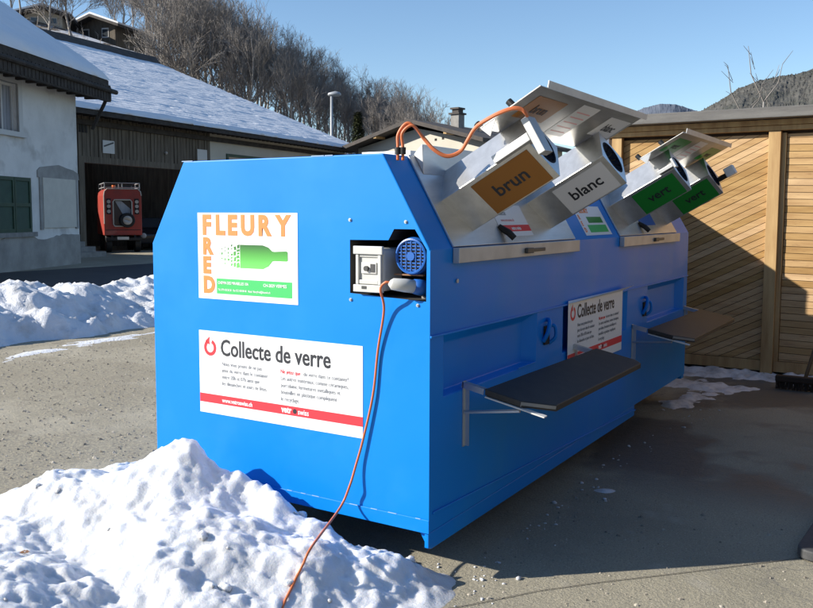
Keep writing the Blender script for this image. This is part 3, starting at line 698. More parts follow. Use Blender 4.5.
bm = new(); box(bm, (-.075, .05, 1.272), (-.022, .12, 1.352)); obj('socket', bm, 'concrete', con, bevel=.006)
bm = new(); box(bm, (-.21, .04, 1.375), (-.06, .06, 1.382)); obj('wire', bm, 'leaf_dead', con)
bm = new(); tube(bm, [(-.048, .055, 1.318), (-.07, .02, 1.328), (-.085, .0, 1.333)], [.036, .036, .032], 20); pk = obj('plug_collar', bm, 'motor', con, True)
bm = new(); tube(bm, [(-.076, .01, 1.330), (-.11, -.035, 1.338), (-.15, -.07, 1.345), (-.162, -.075, 1.352)], [.03, .03, .026, .012], 18); obj('plug', bm, 'box', pk, True)

# --- printed stickers
E1, E2 = Vector((1, 0, 0)), Vector((0, 0, 1))
def arrow_ring(name, c, r, X, Y, parent, material='red_print', z=.0016):
    X = Vector(X); Y = Vector(Y); Z = X.cross(Y); bm = new(); c = Vector(c) + Z * z
    n_ = 30; a0, a1 = R(125), R(125 + 305); pr = None
    for i in range(n_ + 1):
        a = a0 + (a1 - a0) * i / n_; d = X * math.cos(a) + Y * math.sin(a)
        cur = (bm.verts.new(c + d * r), bm.verts.new(c + d * r * .58))
        if pr: bm.faces.new([pr[0], cur[0], cur[1], pr[1]])
        pr = cur
    quad(bm, [c + X * (-.05 * r) + Y * r * 1.35, c + X * (-.75 * r) + Y * r * .78, c + X * (-.05 * r) + Y * r * .3, c + X * (-.12 * r) + Y * r * .8])
    return obj(name, bm, material, parent)
def sheet(name, O, X, Y, x0, x1, y0, y1, material, parent, z=0.0, t=.0012):
    X = Vector(X); Y = Vector(Y); bm = new(); box(bm, (x0, y0, z), (x1, y1, z + t), X, Y, X.cross(Y), Vector(O)); return obj(name, bm, material, parent)
# Fleury Fred
FO = (-1.388, -.0005, 1.212)                               # lower left corner on the end wall
st = sheet('advert_sticker', FO, E1, E2, 0, .657, 0, .441, 'white', con)
def ft(name, s, x, y, size, m_, bold=0, sx=1.0): return text(name, s, size, Vector(FO) + E1 * x + E2 * y + Vector((0, -.0022, 0)), E1, E2, m_, st, bold, sx)
for s, x in (('F', .036), ('L', .128), ('E', .211), ('U', .30), ('R', .413), ('Y', .533)): ft('lettering', s, x - .004, .333, .136, 'orange_print', .0062, 0.95)
for s, y in (('R', .232), ('E', .135), ('D', .034)): ft('lettering', s, .034, y, .114, 'orange_print', .0062, 0.95)
sheet('green_band', FO, E1, E2, .128, .622, .029, .107, 'green_print', st, .0012, .0006)
ft('small_print', 'CHEMIN DES MIRABELLES 10A', .137, .079, .020, 'white', .0002, .78); ft('small_print', 'CH-2829 VERMES', .44, .078, .021, 'white', .0002, .95)
ft('small_print', 'Tél. 079 418 58 38   Fax 032 438 88 48   Natel  fleuryfred@bluewin.ch', .137, .045, .0155, 'white', .0001, .78)
BO = Vector(FO) + Vector((0, -.0024, 0))
bm = new(); pts = [(.29, .165), (.44, .165), (.475, .18), (.50, .205), (.515, .207), (.588, .207), (.596, .21), (.596, .252), (.588, .256), (.515, .252), (.50, .253), (.475, .272), (.44, .282), (.29, .282)]
prism(bm, [BO + E1 * x + E2 * y for x, y in pts], (0, .0006, 0))
for i, (x, wd) in enumerate(((.268, .018), (.248, .014), (.228, .011), (.206, .009), (.184, .007), (.163, .006))):   # bottle breaking up into shards
    k = 0; y = .165 + .004 * i
    while y < .28 - .004 * i:
        h = random.uniform(.012, .03) if i < 2 else random.uniform(.006, .015)
        if random.random() < 1 - .1 * i: prism(bm, [BO + E1 * (x + random.uniform(-.003, .003) + a) + E2 * (y + b) for a, b in ((0, 0), (wd, .003), (wd * .9, h), (.001, h * .8))], (0, .0006, 0))
        y += h + .002 + .002 * i
obj('bottle_picture', bm, 'bottle', st)
# Collecte de verre: big on the end wall, the same print along the side
def collecte(O, X, Y, parent, w_=1.037, h_=.432):
    O = Vector(O); X = Vector(X); Y = Vector(Y); Z = X.cross(Y)
    s_ = sheet('notice_sticker', O, X, Y, 0, w_, 0, h_, 'white', parent)
    def tx(name, s, x, y, size, m_, bold=0, sx=1.0, lines=1.0): return text(name, s, size, O + X * x + Y * y + Z * .0022, X, Y, m_, s_, bold, sx, 'LEFT', .0005, lines)
    sheet('red_band', O, X, Y, 0, w_, .055, .101, 'red_print', s_, .0012, .0005)
    tx('heading', 'Collecte de verre', .150, .312, .118, 'black_print', .002, .835)
    tx('paragraph', 'Nous vous prions de ne pas\njeter du verre dans le container\nentre 20h et 07h ainsi que\nles dimanches et jours de fêtes.', .158, .258, .030, 'grey_print', 0, .80, 1.13)
    tx('paragraph', 'Ne jetez que', .548, .258, .030, 'red_print', 0, .80); tx('paragraph', 'du verre dans ce container!', .69, .258, .030, 'grey_print', 0, .80)
    tx('paragraph', 'Les autres matériaux, comme céramiques,\nporcelaine, fermetures métalliques et\nbouteilles en plastique compliquent\nle recyclage.', .548, .224, .030, 'grey_print', 0, .80, 1.13)
    tx('web_address', 'www.vetroswiss.ch', .158, .067, .031, 'white', .0006, .85)
    tx('brand_word', 'vetr', .553, .066, .044, 'white', .0016, .85); tx('brand_word', 'swiss', .655, .066, .038, 'white', .0004, .85)
    bm = new(); cyl(bm, O + X * .636 + Y * .078 + Z * .0018, O + X * .636 + Y * .078 + Z * .0024, .0125, 18); obj('brand_dot', bm, 'black_print', s_)
    arrow_ring('arrow_ring', O + X * .078 + Y * .345, .043, X, Y, s_, z=.0022)
    return s_
collecte((-1.392, -.0005, .612), E1, E2, con)
ss = collecte((.0125, 1.62, .706), YV, E2, con, 1.037, .428)
bm = new(); prism(bm, [(.0125, 1.60, 1.118), (.0125, 2.637, 1.118), (.05, 2.80, 1.150), (.045, 1.64, 1.127)], (.001, 0, .0)); obj('curled_edge', bm, 'white', ss)
# --- lifting hooks
for y, z in ((1.31, .985), (3.23, .955)):
    bm = new(); tube(bm, smooth_path([(.004, y - .045, z - .05), (.03, y - .045, z + .0), (.035, y - .03, z + .05), (.02, y, z + .068), (.004, y + .01, z + .07)], 5), .012, 8)
    tube(bm, smooth_path([(.004, y + .035, z + .03), (.035, y + .05, z + .03), (.04, y + .05, z - .03), (.004, y + .04, z - .07)], 5), .011, 8)
    hk = obj('hook', bm, 'blue', con, True)
    bm = new(); box(bm, (.001, y - .035, z - .07), (.012, y + .03, z + .035)); obj('hook_slot', bm, 'black', hk)

# --- two chute modules
W1 = (YV - N) * S2                                         # across a chute's lower near face, downwards
HS = 0.166; UE = U0 + 0.515; NE = 1.537
def chute(ye, word, labmat, seed):
    A = lambda k, u: sp(ye + (0, HS, 2 * HS, HS)[k], NE + (0, -HS, 0, HS)[k], u)
    bm = new(); us = [U0 - .01, UE]
    rings = [[bm.verts.new(A(k, u)) for k in range(4)] for u in us]
    for k in range(4): bm.faces.new([rings[0][k], rings[0][(k + 1) % 4], rings[1][(k + 1) % 4], rings[1][k]])
    # mouth plate with a round opening
    c = sp(ye + HS, NE, UE); n_ = 32; rr = .092; inner = []; outer = []
    for i in range(n_):
        a = math.pi + 2 * math.pi * i / n_; d = YV * math.cos(a) + N * math.sin(a)
        inner.append(bm.verts.new(c + d * rr)); k = HS / (abs(math.cos(a)) + abs(math.sin(a))); outer.append(bm.verts.new(c + d * (k - .0005)))
    for i in range(n_): bm.faces.new([outer[i], outer[(i + 1) % n_], inner[(i + 1) % n_], inner[i]])
    back = [bm.verts.new(v.co - U * .08) for v in inner]
    for i in range(n_): bm.faces.new([inner[i], inner[(i + 1) % n_], back[(i + 1) % n_], back[i]])
    ch = obj('chute', bm, 'steel', con, bevel=.004)
    ch['label'] = {'brun': 'steel chute with brown label reading brun', 'blanc': 'steel chute with white label reading blanc', 'vert': 'steel chute with green label reading vert'}[word]
    bm = new(); pts = [c - U * .006 + (YV * math.cos(a) + N * math.sin(a)) * rr for a in [2 * math.pi * i / 36 for i in range(37)]]
    tube(bm, pts, .008, 8, False)
    for i in range(12):
        a = 2 * math.pi * i / 12; d = YV * math.cos(a) + N * math.sin(a); e = YV * math.cos(a + .46) + N * math.sin(a + .46)
        bm.faces.new([bm.verts.new(c + d * rr), bm.verts.new(c + e * rr), bm.verts.new(c + (d + e) * .012 - U * .05)])
    obj('rubber_ring', bm, 'rubber_blue', ch)
    bm = new(); LO = sp(ye, NE, 0) + W1 * .024 + (U.cross(-W1)) * .001
    box(bm, (.917, -.2, 0), (1.235, 0, .0012), U, -W1, U.cross(-W1), LO); lb = obj('chute_label', bm, labmat, ch)
    sz = {'brun': .098, 'blanc': .098, 'vert': .098}[word]
    text('word', word, sz, LO + U * 1.076 + W1 * .128 + U.cross(-W1) * .0018, U, -W1, 'black_print', lb, .0016, .98, 'CENTER')
    return ch
chs = {}
for ye, wd, lm in ((.296, 'brun', 'brun'), (1.275, 'blanc', 'blanc'), (2.73, 'vert', 'vert'), (3.77, 'vert', 'vert')):
    chs[ye] = chute(ye, wd, lm, 0)
# T-shaped bracket at the mouth of the first chute, small lips elsewhere
bm = new(); y0 = .265
def sbox(bm, u0, u1, n0, n1, ya, yb): box(bm, (u0, ya, n0), (u1, yb, n1), U, YV, N)
sbox(bm, 1.09, 1.288, 1.532, 1.570, y0, y0 + .075); sbox(bm, 1.289, 1.325, 1.455, 1.632, y0 - .002, y0 + .085)
obj('latch_bracket', bm, 'steel_dull', chs[.296], bevel=.003)
bm = new(); sbox(bm, 1.16, 1.272, 1.548, 1.572, 2.71, 2.75); sbox(bm, 1.273, 1.29, 1.535, 1.60, 2.708, 2.76); obj('latch_bracket', bm, 'steel_dull', chs[2.73], bevel=.002)
bm = new(); sbox(bm, UE + .002, UE + .07, 1.48, 1.515, 4.02, 4.06); se = obj('sensor_arm', bm, 'rubber', chs[3.77])
bm = new(); sbox(bm, UE + .071, UE + .15, 1.475, 1.55, 4.0, 4.07); obj('sensor_head', bm, 'white', chs[3.77], bevel=.006)
for m_, (ya, yb, la, lb_) in enumerate(((.20, 1.735, .27, 1.73), (2.60, 4.10, 2.70, 4.15))):
    dy = ya - .20
    bm = new(); sbox(bm, U0 + .002, U0 + .012, N0 + .004, N1, ya, yb); pn = obj('slope_plate', bm, 'steel', con, bevel=.002)
    bm = new(); box(bm, (.002, ya, 1.428), (.036, yb, 1.497)); obj('plate_lip', bm, 'steel_dull', pn, bevel=.003)
    bm = new(); box(bm, (.037, ya + .72, 1.446), (.055, ya + .80, 1.474)); box(bm, (.037, ya + .80, 1.452), (.046, ya + .98, 1.470)); obj('lip_latch', bm, 'box_dark', pn, bevel=.003)
    bm = new(); tube(bm, [sp(ya + .56, N0 + .10, U0 + .012), sp(ya + .575, N0 + .05, U0 + .04), sp(ya + .585, N0 + .01, U0 + .05)], [.016, .018, .016], 10); obj('handle_knob', bm, 'rubber', pn)
    bm = new()
    prism(bm, [sp(ya + .05, N1 + .003, U0 + .013), sp(ya + .05, N1 + .02, U0 + .075), sp(ya + .05, N1 - .105, U0 + .013)], (0, yb - ya - .08, 0)); box(bm, (-XT - .30, ya + .07, ZT + .002), (-XT - .02, yb - .03, ZT + .03))
    obj('hood', bm, 'steel', con, bevel=.002)
    # open lid over the two mouths
    NL = NE + HS + .004
    bm = new(); sbox(bm, 1.105, 1.438, NL, NL + .005, la, lb_)
    ld_ = obj('lid', bm, 'steel_lid', con, bevel=.001)
    bm = new(); prism(bm, [sp(la + .08, NL + .001, 1.4385), sp(la + .08, NL + .026, 1.460), sp(la + .08, NL + .030, 1.457), sp(la + .08, NL + .008, 1.4385)], (0, lb_ - la + .03, 0)); obj('lid_flange', bm, 'steel_dull', ld_)
    bm = new(); prism(bm, [sp(la + .001, NL - .001, 1.106), sp(la + .001, NL - .001, 1.19), sp(la + .001, NL - .055, 1.13)], (0, .004, 0)); obj('lid_gusset', bm, 'steel', ld_)
    for u_ in (1.10, 1.28):
        bm = new(); cyl(bm, sp(la + .03, NL + .006, u_), sp(la + .03, NL + .04, u_ - .01), .016, 12); obj('buffer', bm, 'rubber', ld_)
    def under(name, y_, yy, u_, uu, material): return sheet(name, sp(y_, NL - .0002, u_), YV, U, 0, yy, 0, uu, material, ld_)
    words = (('brun', 'brun'), ('blanc', 'blanc')) if m_ == 0 else (('vert', 'vert'), ('vert', 'vert'))
    for k, (wd, lm) in enumerate(words):
        yy = la + .10 + k * .98
        lb2 = under('lid_label', yy, .34, 1.225, .16, lm)
        text('word', wd, .085, sp(yy + .17, NL - .002, 1.275), YV, U, 'black_print', ld_, .001, 1.0, 'CENTER')
    under('info_sheet', la + .60, .24, 1.16, .25, 'blanc')
    for k in range(5): sheet('red_line', sp(la + .63, NL - .0016, 1.19 + k * .04), YV, U, 0, .18, 0, .008, 'pink_print', ld_, 0, .0004)
# stickers on the slope
UO = U0 + .0125
s1 = sheet('small_sticker', sp(.765, 1.333, UO), YV, N, 0, .375, 0, .185, 'white', con)
sheet('red_band', sp(.765, 1.333, UO), YV, N, .0, .375, .028, .066, 'red_print', s1, .0012, .0005)
text('heading', 'Collecte', .04, sp(.80, 1.333 + .125, UO + .002), YV, N, 'grey_print', s1, 0, .85); text('brand_word', 'vetro swiss', .03, sp(.90, 1.333 + .037, UO + .002), YV, N, 'white', s1, .0006, .85)
text('paragraph', 'www.vetroswiss.ch', .024, sp(.82, 1.333 + .088, UO + .002), YV, N, 'pink_print', s1, 0, .85)
s2 = sheet('advert_sticker', sp(1.98, 1.318, U0), YV, N, 0, .50, 0, .215, 'white', con, .0006)
sheet('green_band', sp(1.98, 1.318, U0), YV, N, .11, .46, .02, .075, 'green_print', s2, .0018, .0005); sheet('green_band', sp(1.98, 1.318, U0), YV, N, .16, .44, .09, .135, 'vert', s2, .0018, .0005)
for k, c_ in enumerate('FRED'): text('lettering', c_, .045, sp(2.0, 1.318 + .165 - k * .047, U0 + .0026), YV, N, 'orange_print', s2, .002, 1)
text('lettering', 'LEURY', .045, sp(2.06, 1.318 + .165, U0 + .0026), YV, N, 'orange_print', s2, .002, 1.3)
s3 = sheet('blue_sticker', sp(3.19, 1.37, UO), YV, N, 0, .40, 0, .19, 'motor', con)
sheet('white_print_patch', sp(3.19, 1.37, UO), YV, N, .05, .2, .1, .14, 'white', s3, .0012, .0005)
# --- folding shelves along the side
def shelf(ya, yb, z0):
    k = .2; Zs = lambda x: z0 - k * x
    pts = [(.118, ya), (.30, ya + .005), (.425, ya + .115), (.425, yb - .05), (.38, yb), (.135, yb)]
    bm = new(); prism(bm, [(x, y, Zs(x)) for x, y in pts], (0, 0, -.03)); s_ = obj('shelf', bm, 'board', con, bevel=.004)
    X = Vector((1, 0, -k)).normalized(); Z = Vector((k, 0, 1)).normalized()
    bm = new()
    box(bm, (.0, ya, -.030), (.117, ya + .004, -.002), X, YV, Z, Vector((0, 0, z0))); box(bm, (.0, ya + .005, -.006), (.117, ya + .03, -.002), X, YV, Z, Vector((0, 0, z0)))
    obj('support_arm', bm, 'zinc', s_)
    bm = new(); box(bm, (.0, yb - .07, -.030), (.13, yb - .04, -.002), X, YV, Z, Vector((0, 0, z0))); obj('support_arm', bm, 'zinc', s_)
    bm = new(); box(bm, (.13, ya - .004, -.039), (.43, ya + .03, -.033), X, YV, Z, Vector((0, 0, z0)))
    obj('support_plate', bm, 'frame_white', s_)
    bm = new(); q0, q1 = Vector((.30, ya + .004, Zs(.30))), Vector((.425, ya + .114, Zs(.425))); nn = Vector((.11, -.125, 0)).normalized() * .0015
    prism(bm, [q0 + nn * .2 - Z * .004, q1 + nn * .2 - Z * .004, q1 + nn * .2 - Z * .027, q0 + nn * .2 - Z * .027], nn); obj('raw_edge', bm, 'concrete', s_)
    for y in (ya, yb - .05):
        bm = new(); box(bm, (.001, y, .555), (.006, y + .03, z0)); box(bm, (.006, y + .012, .56), (.03, y + .016, z0 - .03)); br = obj('wall_bracket', bm, 'zinc', s_)
        bm = new(); tube(bm, [(.008, y + .012, .72), (.29, y + .012, Zs(.29) - .05)], .009, 6); obj('strut', bm, 'zinc', s_)
shelf(.305, 1.78, .868); shelf(2.93, 4.50, .852)
# --- control cables from the roof to the first lid
for k, x0 in enumerate((-.205, -.185)):
    bm = new(); z_ = ZT
    path = [(x0, .06 + k * .01, ZT - .03), (x0, .06 + k * .01, ZT + .03), (x0, .065, ZT + .09), (x0 + .045, .08, ZT + .135 - k * .012)] + [tuple(at(px, py + k * 1.1, d_)) for px, py, d_ in ((424, 138, 3.86), (434, 149, 3.85), (447, 155.5, 3.845), (460, 151, 3.84), (468, 139, 3.825), (474, 129, 3.815), (482, 122, 3.80), (498, 113, 3.765), (512, 108, 3.742), (521, 108.5, 3.738), (526, 113, 3.745))] + [tuple(sp(.31, 1.625, 1.305))]
    tube(bm, smooth_path(path, 7), .007, 10); c_ = obj('control_cable', bm, 'cord', con, True)
    bm = new(); cyl(bm, (x0, .06 + k * .01, ZT - .003), (x0, .06 + k * .01, ZT + .028), .014, 12); obj('cable_gland', bm, 'rubber', con)
def on_y(px, py, y):                                      # point of a plane parallel to the end wall
    q = CF + CR * ((px - CX) / F) + CU * ((CY - py) / F)
    return CAM + q * ((y - CAM.y) / q.y)

# ---------------------------------------------------------------- snow
def vor(x, y, s, z=0.0):
    d, _ = noise.voronoi((x * s, y * s, z)); return d[0], d[1] - d[0]
def heightfield(x0, x1, y0, y1, step, hf):
    bm = new(); nx = int((x1 - x0) / step); ny = int((y1 - y0) / step); H_ = {}; V = {}
    for i in range(nx + 1):
        for j in range(ny + 1): H_[i, j] = hf(x0 + i * step, y0 + j * step)
    for i in range(nx):
        for j in range(ny):
            ks = ((i, j), (i + 1, j), (i + 1, j + 1), (i, j + 1))
            if max(H_[k] for k in ks) <= 0: continue
            for k in ks:
                if k not in V: V[k] = bm.verts.new((x0 + k[0] * step, y0 + k[1] * step, max(H_[k], -.012)))
            bm.faces.new([V[k] for k in ks])
    return bm
def g2(x, y, cx, cy, sx, sy, rot=0.0):
    dx, dy = x - cx, y - cy
    if rot: c, s = math.cos(rot), math.sin(rot); dx, dy = dx * c + dy * s, -dx * s + dy * c
    return math.exp(-(dx / sx) ** 2 - (dy / sy) ** 2)
HEAP = ((-2.40, .42, .055, .30, .40), (-1.25, -.23, .22, .19, .17), (-1.26, -.30, .19, .40, .24), (-.92, -.60, .24, .36, .30), (-1.62, -.52, .27, .46, .36), (-2.05, -.62, .15, .55, .55), (-.62, -.36, .17, .30, .24), (-.36, -.42, .13, .28, .26), (-.12, -.24, .08, .24, .20), (.02, -.02, .06, .13, .17),
        (-2.15, .10, .11, .32, .42), (-1.3, -1.35, .25, .75, .5), (-.55, -.85, .12, .4, .3), (-1.0, -.12, .11, .34, .13), (-.92, -.10, .10, .2, .12), (-.70, -.12, .14, .24, .13), (-.42, -.11, .10, .2, .12), (-.16, -.08, .065, .17, .12))
def heap(x, y):
    b = sum(a * g2(x, y, cx, cy, sx, sy) for cx, cy, a, sx, sy in HEAP) - .032
    b += .018 * fbm(x * 4, y * 4, 1.0) + min(1, max(0, b / .1)) * .06 * fbm(x * 2.9, y * 2.9, 11.0, 2)
    if b < -.05: return -1
    lump = 0.5 + 0.5 * noise.noise((x * 1.7, y * 1.7, 4.4)); lump = .12 + 1.0 * lump * min(1, max(0, (x + 1.9) / 0.9 + .1))
    f1, e1 = vor(x + .05 * noise.noise((x * 9, y * 9, 0)), y + .05 * noise.noise((x * 9, y * 9, 5)), 5.2); f2, e2 = vor(x, y, 13, 3.0)
    k = min(1, max(0, b / .07))
    f3, e3 = vor(x + .03 * noise.noise((x * 14, y * 14, 0)), y, 26, 1.0)
    b += k * (.35 + .75 * lump) * (.034 * (.42 - f1) + .022 * (.45 - f2) + .012 * (.45 - f3) + .036 * fbm(x * 5.2, y * 5.2, 2.0, 6)) + .014 * k * fbm(x * 19, y * 19, 2.0, 5)
    if y > -.02 and -WD < x < .02: b = min(b, .12)
    return b
def heap_mesh():
    bm = heightfield(-3.3, .5, -2.2, .9, .0115, heap); rg = random.Random(21)
    for k in range(60):                                   # broken chunks lying in the heap
        x, y = rg.uniform(-2.1, .15), rg.uniform(-1.7, .0); z = heap(x, y)
        if z < .015 or rg.random() > .25 + .5 * (x + 2.1) / 2.2: continue
        r = rg.choice((.007, .009, .012, .014, .018, .024)) * rg.uniform(.8, 1.2)
        if y > -.08: r = min(r, .03)
        mm = Matrix.Translation((x, y, z + r * rg.uniform(-.45, .15))) @ Matrix.Rotation(rg.uniform(0, 6), 4, Vector((rg.random(), rg.random(), rg.random()))) @ Matrix.Diagonal((1.25, 1, .8, 1))
        rr = bmesh.ops.create_icosphere(bm, subdivisions=3 if r > .015 else 2, radius=r, matrix=mm); c = Vector((x, y, z))
        for v in rr['verts']:
            d = v.co - c; v.co += d * (.4 * noise.noise(v.co * (1.1 / r)) + .3 * noise.noise(v.co * (2.6 / r)) + .15 * noise.noise(v.co * (6 / r)))
    return bm
tag(obj('snow_heap', heap_mesh(), 'snow', None, True), 'heap of lumpy white snow in front of the blue container', 'snow heap')
# --- power cord hanging from the plug into the snow
def on_heap(px, py, up):
    q = CF + CR * ((px - CX) / F) + CU * ((CY - py) / F); t = 2.6
    while t < 5.2:
        p = CAM + q * t
        if p.z < max(heap(p.x, p.y), 0) + .004: break
        t += .01
    return tuple(CAM + q * t + Vector((0, 0, up)))
bm = new()
path = [(-.160, -.076, 1.351), (-.178, -.085, 1.350), (-.205, -.08, 1.318)] + [tuple(on_y(px, py, y_)) for px, py, y_ in ((384, 310, -.03), (378, 350, -.013), (373, 395, -.014), (363, 440, -.018), (356, 465, -.025), (350, 485, -.045), (340, 508, -.09))] + [on_heap(px, py, up) for px, py, up in ((312, 558, .05), (303, 569, .02), (297, 578, .008), (291, 590, .004), (284, 604, .003), (278, 618, -.01))]
tube(bm, smooth_path(path, 8), .0058, 10)
tag(obj('power_cord', bm, 'cord', None, True), 'orange power cord hanging from the grey plug down into the snow heap', 'cord')
def bank(x, y):
    cx = -9.15 + .25 * noise.noise((0, y * .35, 3)); d = x - cx
    wd_ = 1.32 + .42 * fbm(y * .8, 3.0, 5, 4); t = max(0, 1 - (abs(d) / (wd_ if d > 0 else 1.2)) ** 1.7)
    b = (.62 + .14 * noise.noise((1, y * .6, 2))) * t ** .8 + .05 * fbm(x * 1.5, y * 1.5, 6) - .03
    if -.2 < t <= 0 or b < 0: b -= .02
    f1, _ = vor(x, y, 2.4, 1.0); f2, _ = vor(x, y, 6.5, 2.0); f3, _ = vor(x, y, 13, 2.0)
    k = min(1, max(0, b / .12))
    return b + k * (.15 * (.45 - f1) + .085 * (.45 - f2) + .04 * (.45 - f3) + .09 * fbm(x * 2.6, y * 2.6, 3, 5) + .02 * fbm(x * 12, y * 12, 1, 3))
tag(obj('snow_bank', heightfield(-10.7, -7.0, -1.0, 12.5, .042, bank), 'snow_dirty', None, True), 'long bank of ploughed old snow along the road before the houses', 'snow bank')
def patches(x, y):
    n_ = fbm(x * 4.2, y * 2.2, 8.0, 6)
    a = .85 * g2(x, y, -7.25, 4.2, .22, 2.6, .10)
    return .030 * (a + .6 * n_ - .62) + .004 * fbm(x * 14, y * 14, 2, 3) * min(1, a)
tag(obj('snow_patches', heightfield(-8.0, -3.0, -.6, 8.0, .03, patches), 'snow_dirty', None, True), 'thin patches of trodden snow on the gravel', 'snow', None, 'stuff')
def fence_snow(x, y):
    a = g2(x, y, .6, 6.02, 2.2, .24) + .62 * g2(x, y, .05, 4.5, .2, .6, -.15) + .5 * g2(x, y, .25, 5.3, .6, .2) + .5 * g2(x, y, -.6, 5.3, .6, .6)
    f1, _ = vor(x, y, 7, 1.0)
    return .10 * (a - .42 + .35 * fbm(x * 2.2, y * 2.2, 4, 4)) + .06 * (.4 - f1) * min(1, max(0, a)) + .02 * fbm(x * 9, y * 9, 2, 3)
tag(obj('fence_snow', heightfield(-1.6, 2.9, 4.0, 6.19, .025, fence_snow), 'snow_slush', None, True), 'strip of leftover snow along the foot of the wooden shed', 'snow', None, 'stuff')
bm = new()
for k in range(95):                                       # crumbs of ice along the foot of the container
    t = random.random(); y = .25 + 4.0 * t; x = .06 + abs(random.gauss(0, .10)) + .12 * (t > .75)
    if k > 60: x, y = random.uniform(-.1, .35), random.uniform(-.15, .3)
    r = random.choice((.004, .005, .007, .011)) * random.uniform(.7, 1.3)
    mm = Matrix.Translation((x, y, r * .3)) @ Matrix.Rotation(random.random() * 6, 4, 'Z') @ Matrix.Diagonal((1.5, 1, .6, 1))
    rr = bmesh.ops.create_icosphere(bm, subdivisions=1, radius=r, matrix=mm)
    for v in rr['verts']: v.co += Vector((random.uniform(-1, 1), random.uniform(-1, 1), random.uniform(-1, 1))) * r * .2
tag(obj('snow_crumbs', bm, 'snow_slush', None, True), 'small crumbs of ice scattered along the foot of the container', 'snow', None, 'stuff')
bm = new()
def icy(x, y): return .022 * (g2(x, y, .245, 1.68, .075, .05, .5) - .5 + .12 * fbm(x * 20, y * 20, 1))
tag(obj('ice_patch', heightfield(.05, .45, 1.5, 1.9, .008, icy), 'snow_slush', None, True), 'small flat patch of ice on the shaded ground', 'ice patch')
bm.free()
bm = new()
for k in range(6250):                                      # loose stones
    if k < 6000: x, y = random.uniform(-7.4, -1.8), random.uniform(-.4, 5.5)
    else: x, y = random.uniform(-.1, 1.6), random.uniform(-.6, 1.6)
    r = random.choice((.004, .005, .006, .007, .009, .012 if k < 6000 else .005)) * random.uniform(.7, 1.4)
    if -WD - .1 < x < .05 and y > -.02: continue
    vs_ = [bm.verts.new((x + r * 1.3 * math.cos(a) * random.uniform(.7, 1.2), y + r * math.sin(a) * random.uniform(.7, 1.2), -.001)) for a in (0, 1.57, 3.14, 4.71)]
    tp = [bm.verts.new((v.co.x * .45 + x * .55, v.co.y * .45 + y * .55, r * random.uniform(.5, 1.0))) for v in vs_]
    for q in range(4): bm.faces.new([vs_[q], vs_[(q + 1) % 4], tp[(q + 1) % 4], tp[q]])
    bm.faces.new(tp)
tag(obj('gravel', bm, 'stone'), 'loose stones and grit on the yard', 'gravel', None, 'stuff')
lf = at(22, 560, 3.55)
bm = new(); lz = heap(lf.x, lf.y) + .006
for k in range(7):
    a = k * .9; c = Vector((lf.x + .012 * math.cos(a), lf.y + .012 * math.sin(a), lz)); quad(bm, [c, c + Vector((.012, .004, .004)), c + Vector((.02, .013, .001)), c + Vector((.006, .012, .005))])
tag(obj('dead_leaf', bm, 'leaf_dead'), 'shrivelled brown leaf lying on the snow heap', 'leaf')

# ---------------------------------------------------------------- small things on the right
bm = new(); pts = []
for cx, cy, a0 in ((1.43, 1.24, 180), (2.05, 1.24, 270), (2.05, 2.6, 0), (1.43, 2.6, 90)):
    for k in range(7): a = R(a0 + 15 * k); pts.append((cx + .075 * math.cos(a), cy + .075 * math.sin(a), .006))
prism(bm, pts, (0, 0, .05))
bmesh.ops.rotate(bm, cent=(1.40, 1.2, 0), matrix=Matrix.Rotation(R(-4), 3, 'Z'), verts=bm.verts[:])
tag(obj('base_slab', bm, 'slab', None, False, .008), 'dark grey slab with rounded corners lying at the right edge', 'base slab')
br = thing('broom', (.95, 5.5, 0), 'wide dark broom leaning before the wooden shed', 'broom')
bm = new(); box(bm, (.62, 5.46, .075), (1.2, 5.54, .135)); obj('broom_head', bm, 'bristle', br, bevel=.012)
bm = new()
for k in range(60):
    for q in range(4):
        x = .63 + .0094 * k + random.uniform(-.004, .004); y = 5.47 + .018 * q; dx, dy = random.uniform(-.015, .015), random.uniform(-.02, .01)
        tube(bm, [(x, y, .078), (x + dx, y + dy, .006)], .004, 3)
obj('bristles', bm, 'bristle', br)
bm = new(); cyl(bm, (.88, 5.5, .13), (1.16, 6.06, 1.45), .017, 12); obj('handle', bm, 'handle_wood', br, True)

# ---------------------------------------------------------------- vehicles in the barn
pt = at(124, 254, 36); ft_ = Fr((pt.x, pt.y, 0), (.91, .41), (.41, -.91))
tr = thing('fire_truck', ft_.p(0, -2, 0), 'old red utility vehicle with a spare wheel and roof rack parked in the barn', 'truck')
Wt, Ht = .76, 2.66
bm = new()
rp = [(-Wt, .72), (Wt, .72), (Wt, 2.38), (Wt - .03, 2.55), (Wt - .14, Ht), (-Wt + .14, Ht), (-Wt + .03, 2.55), (-Wt, 2.38)]
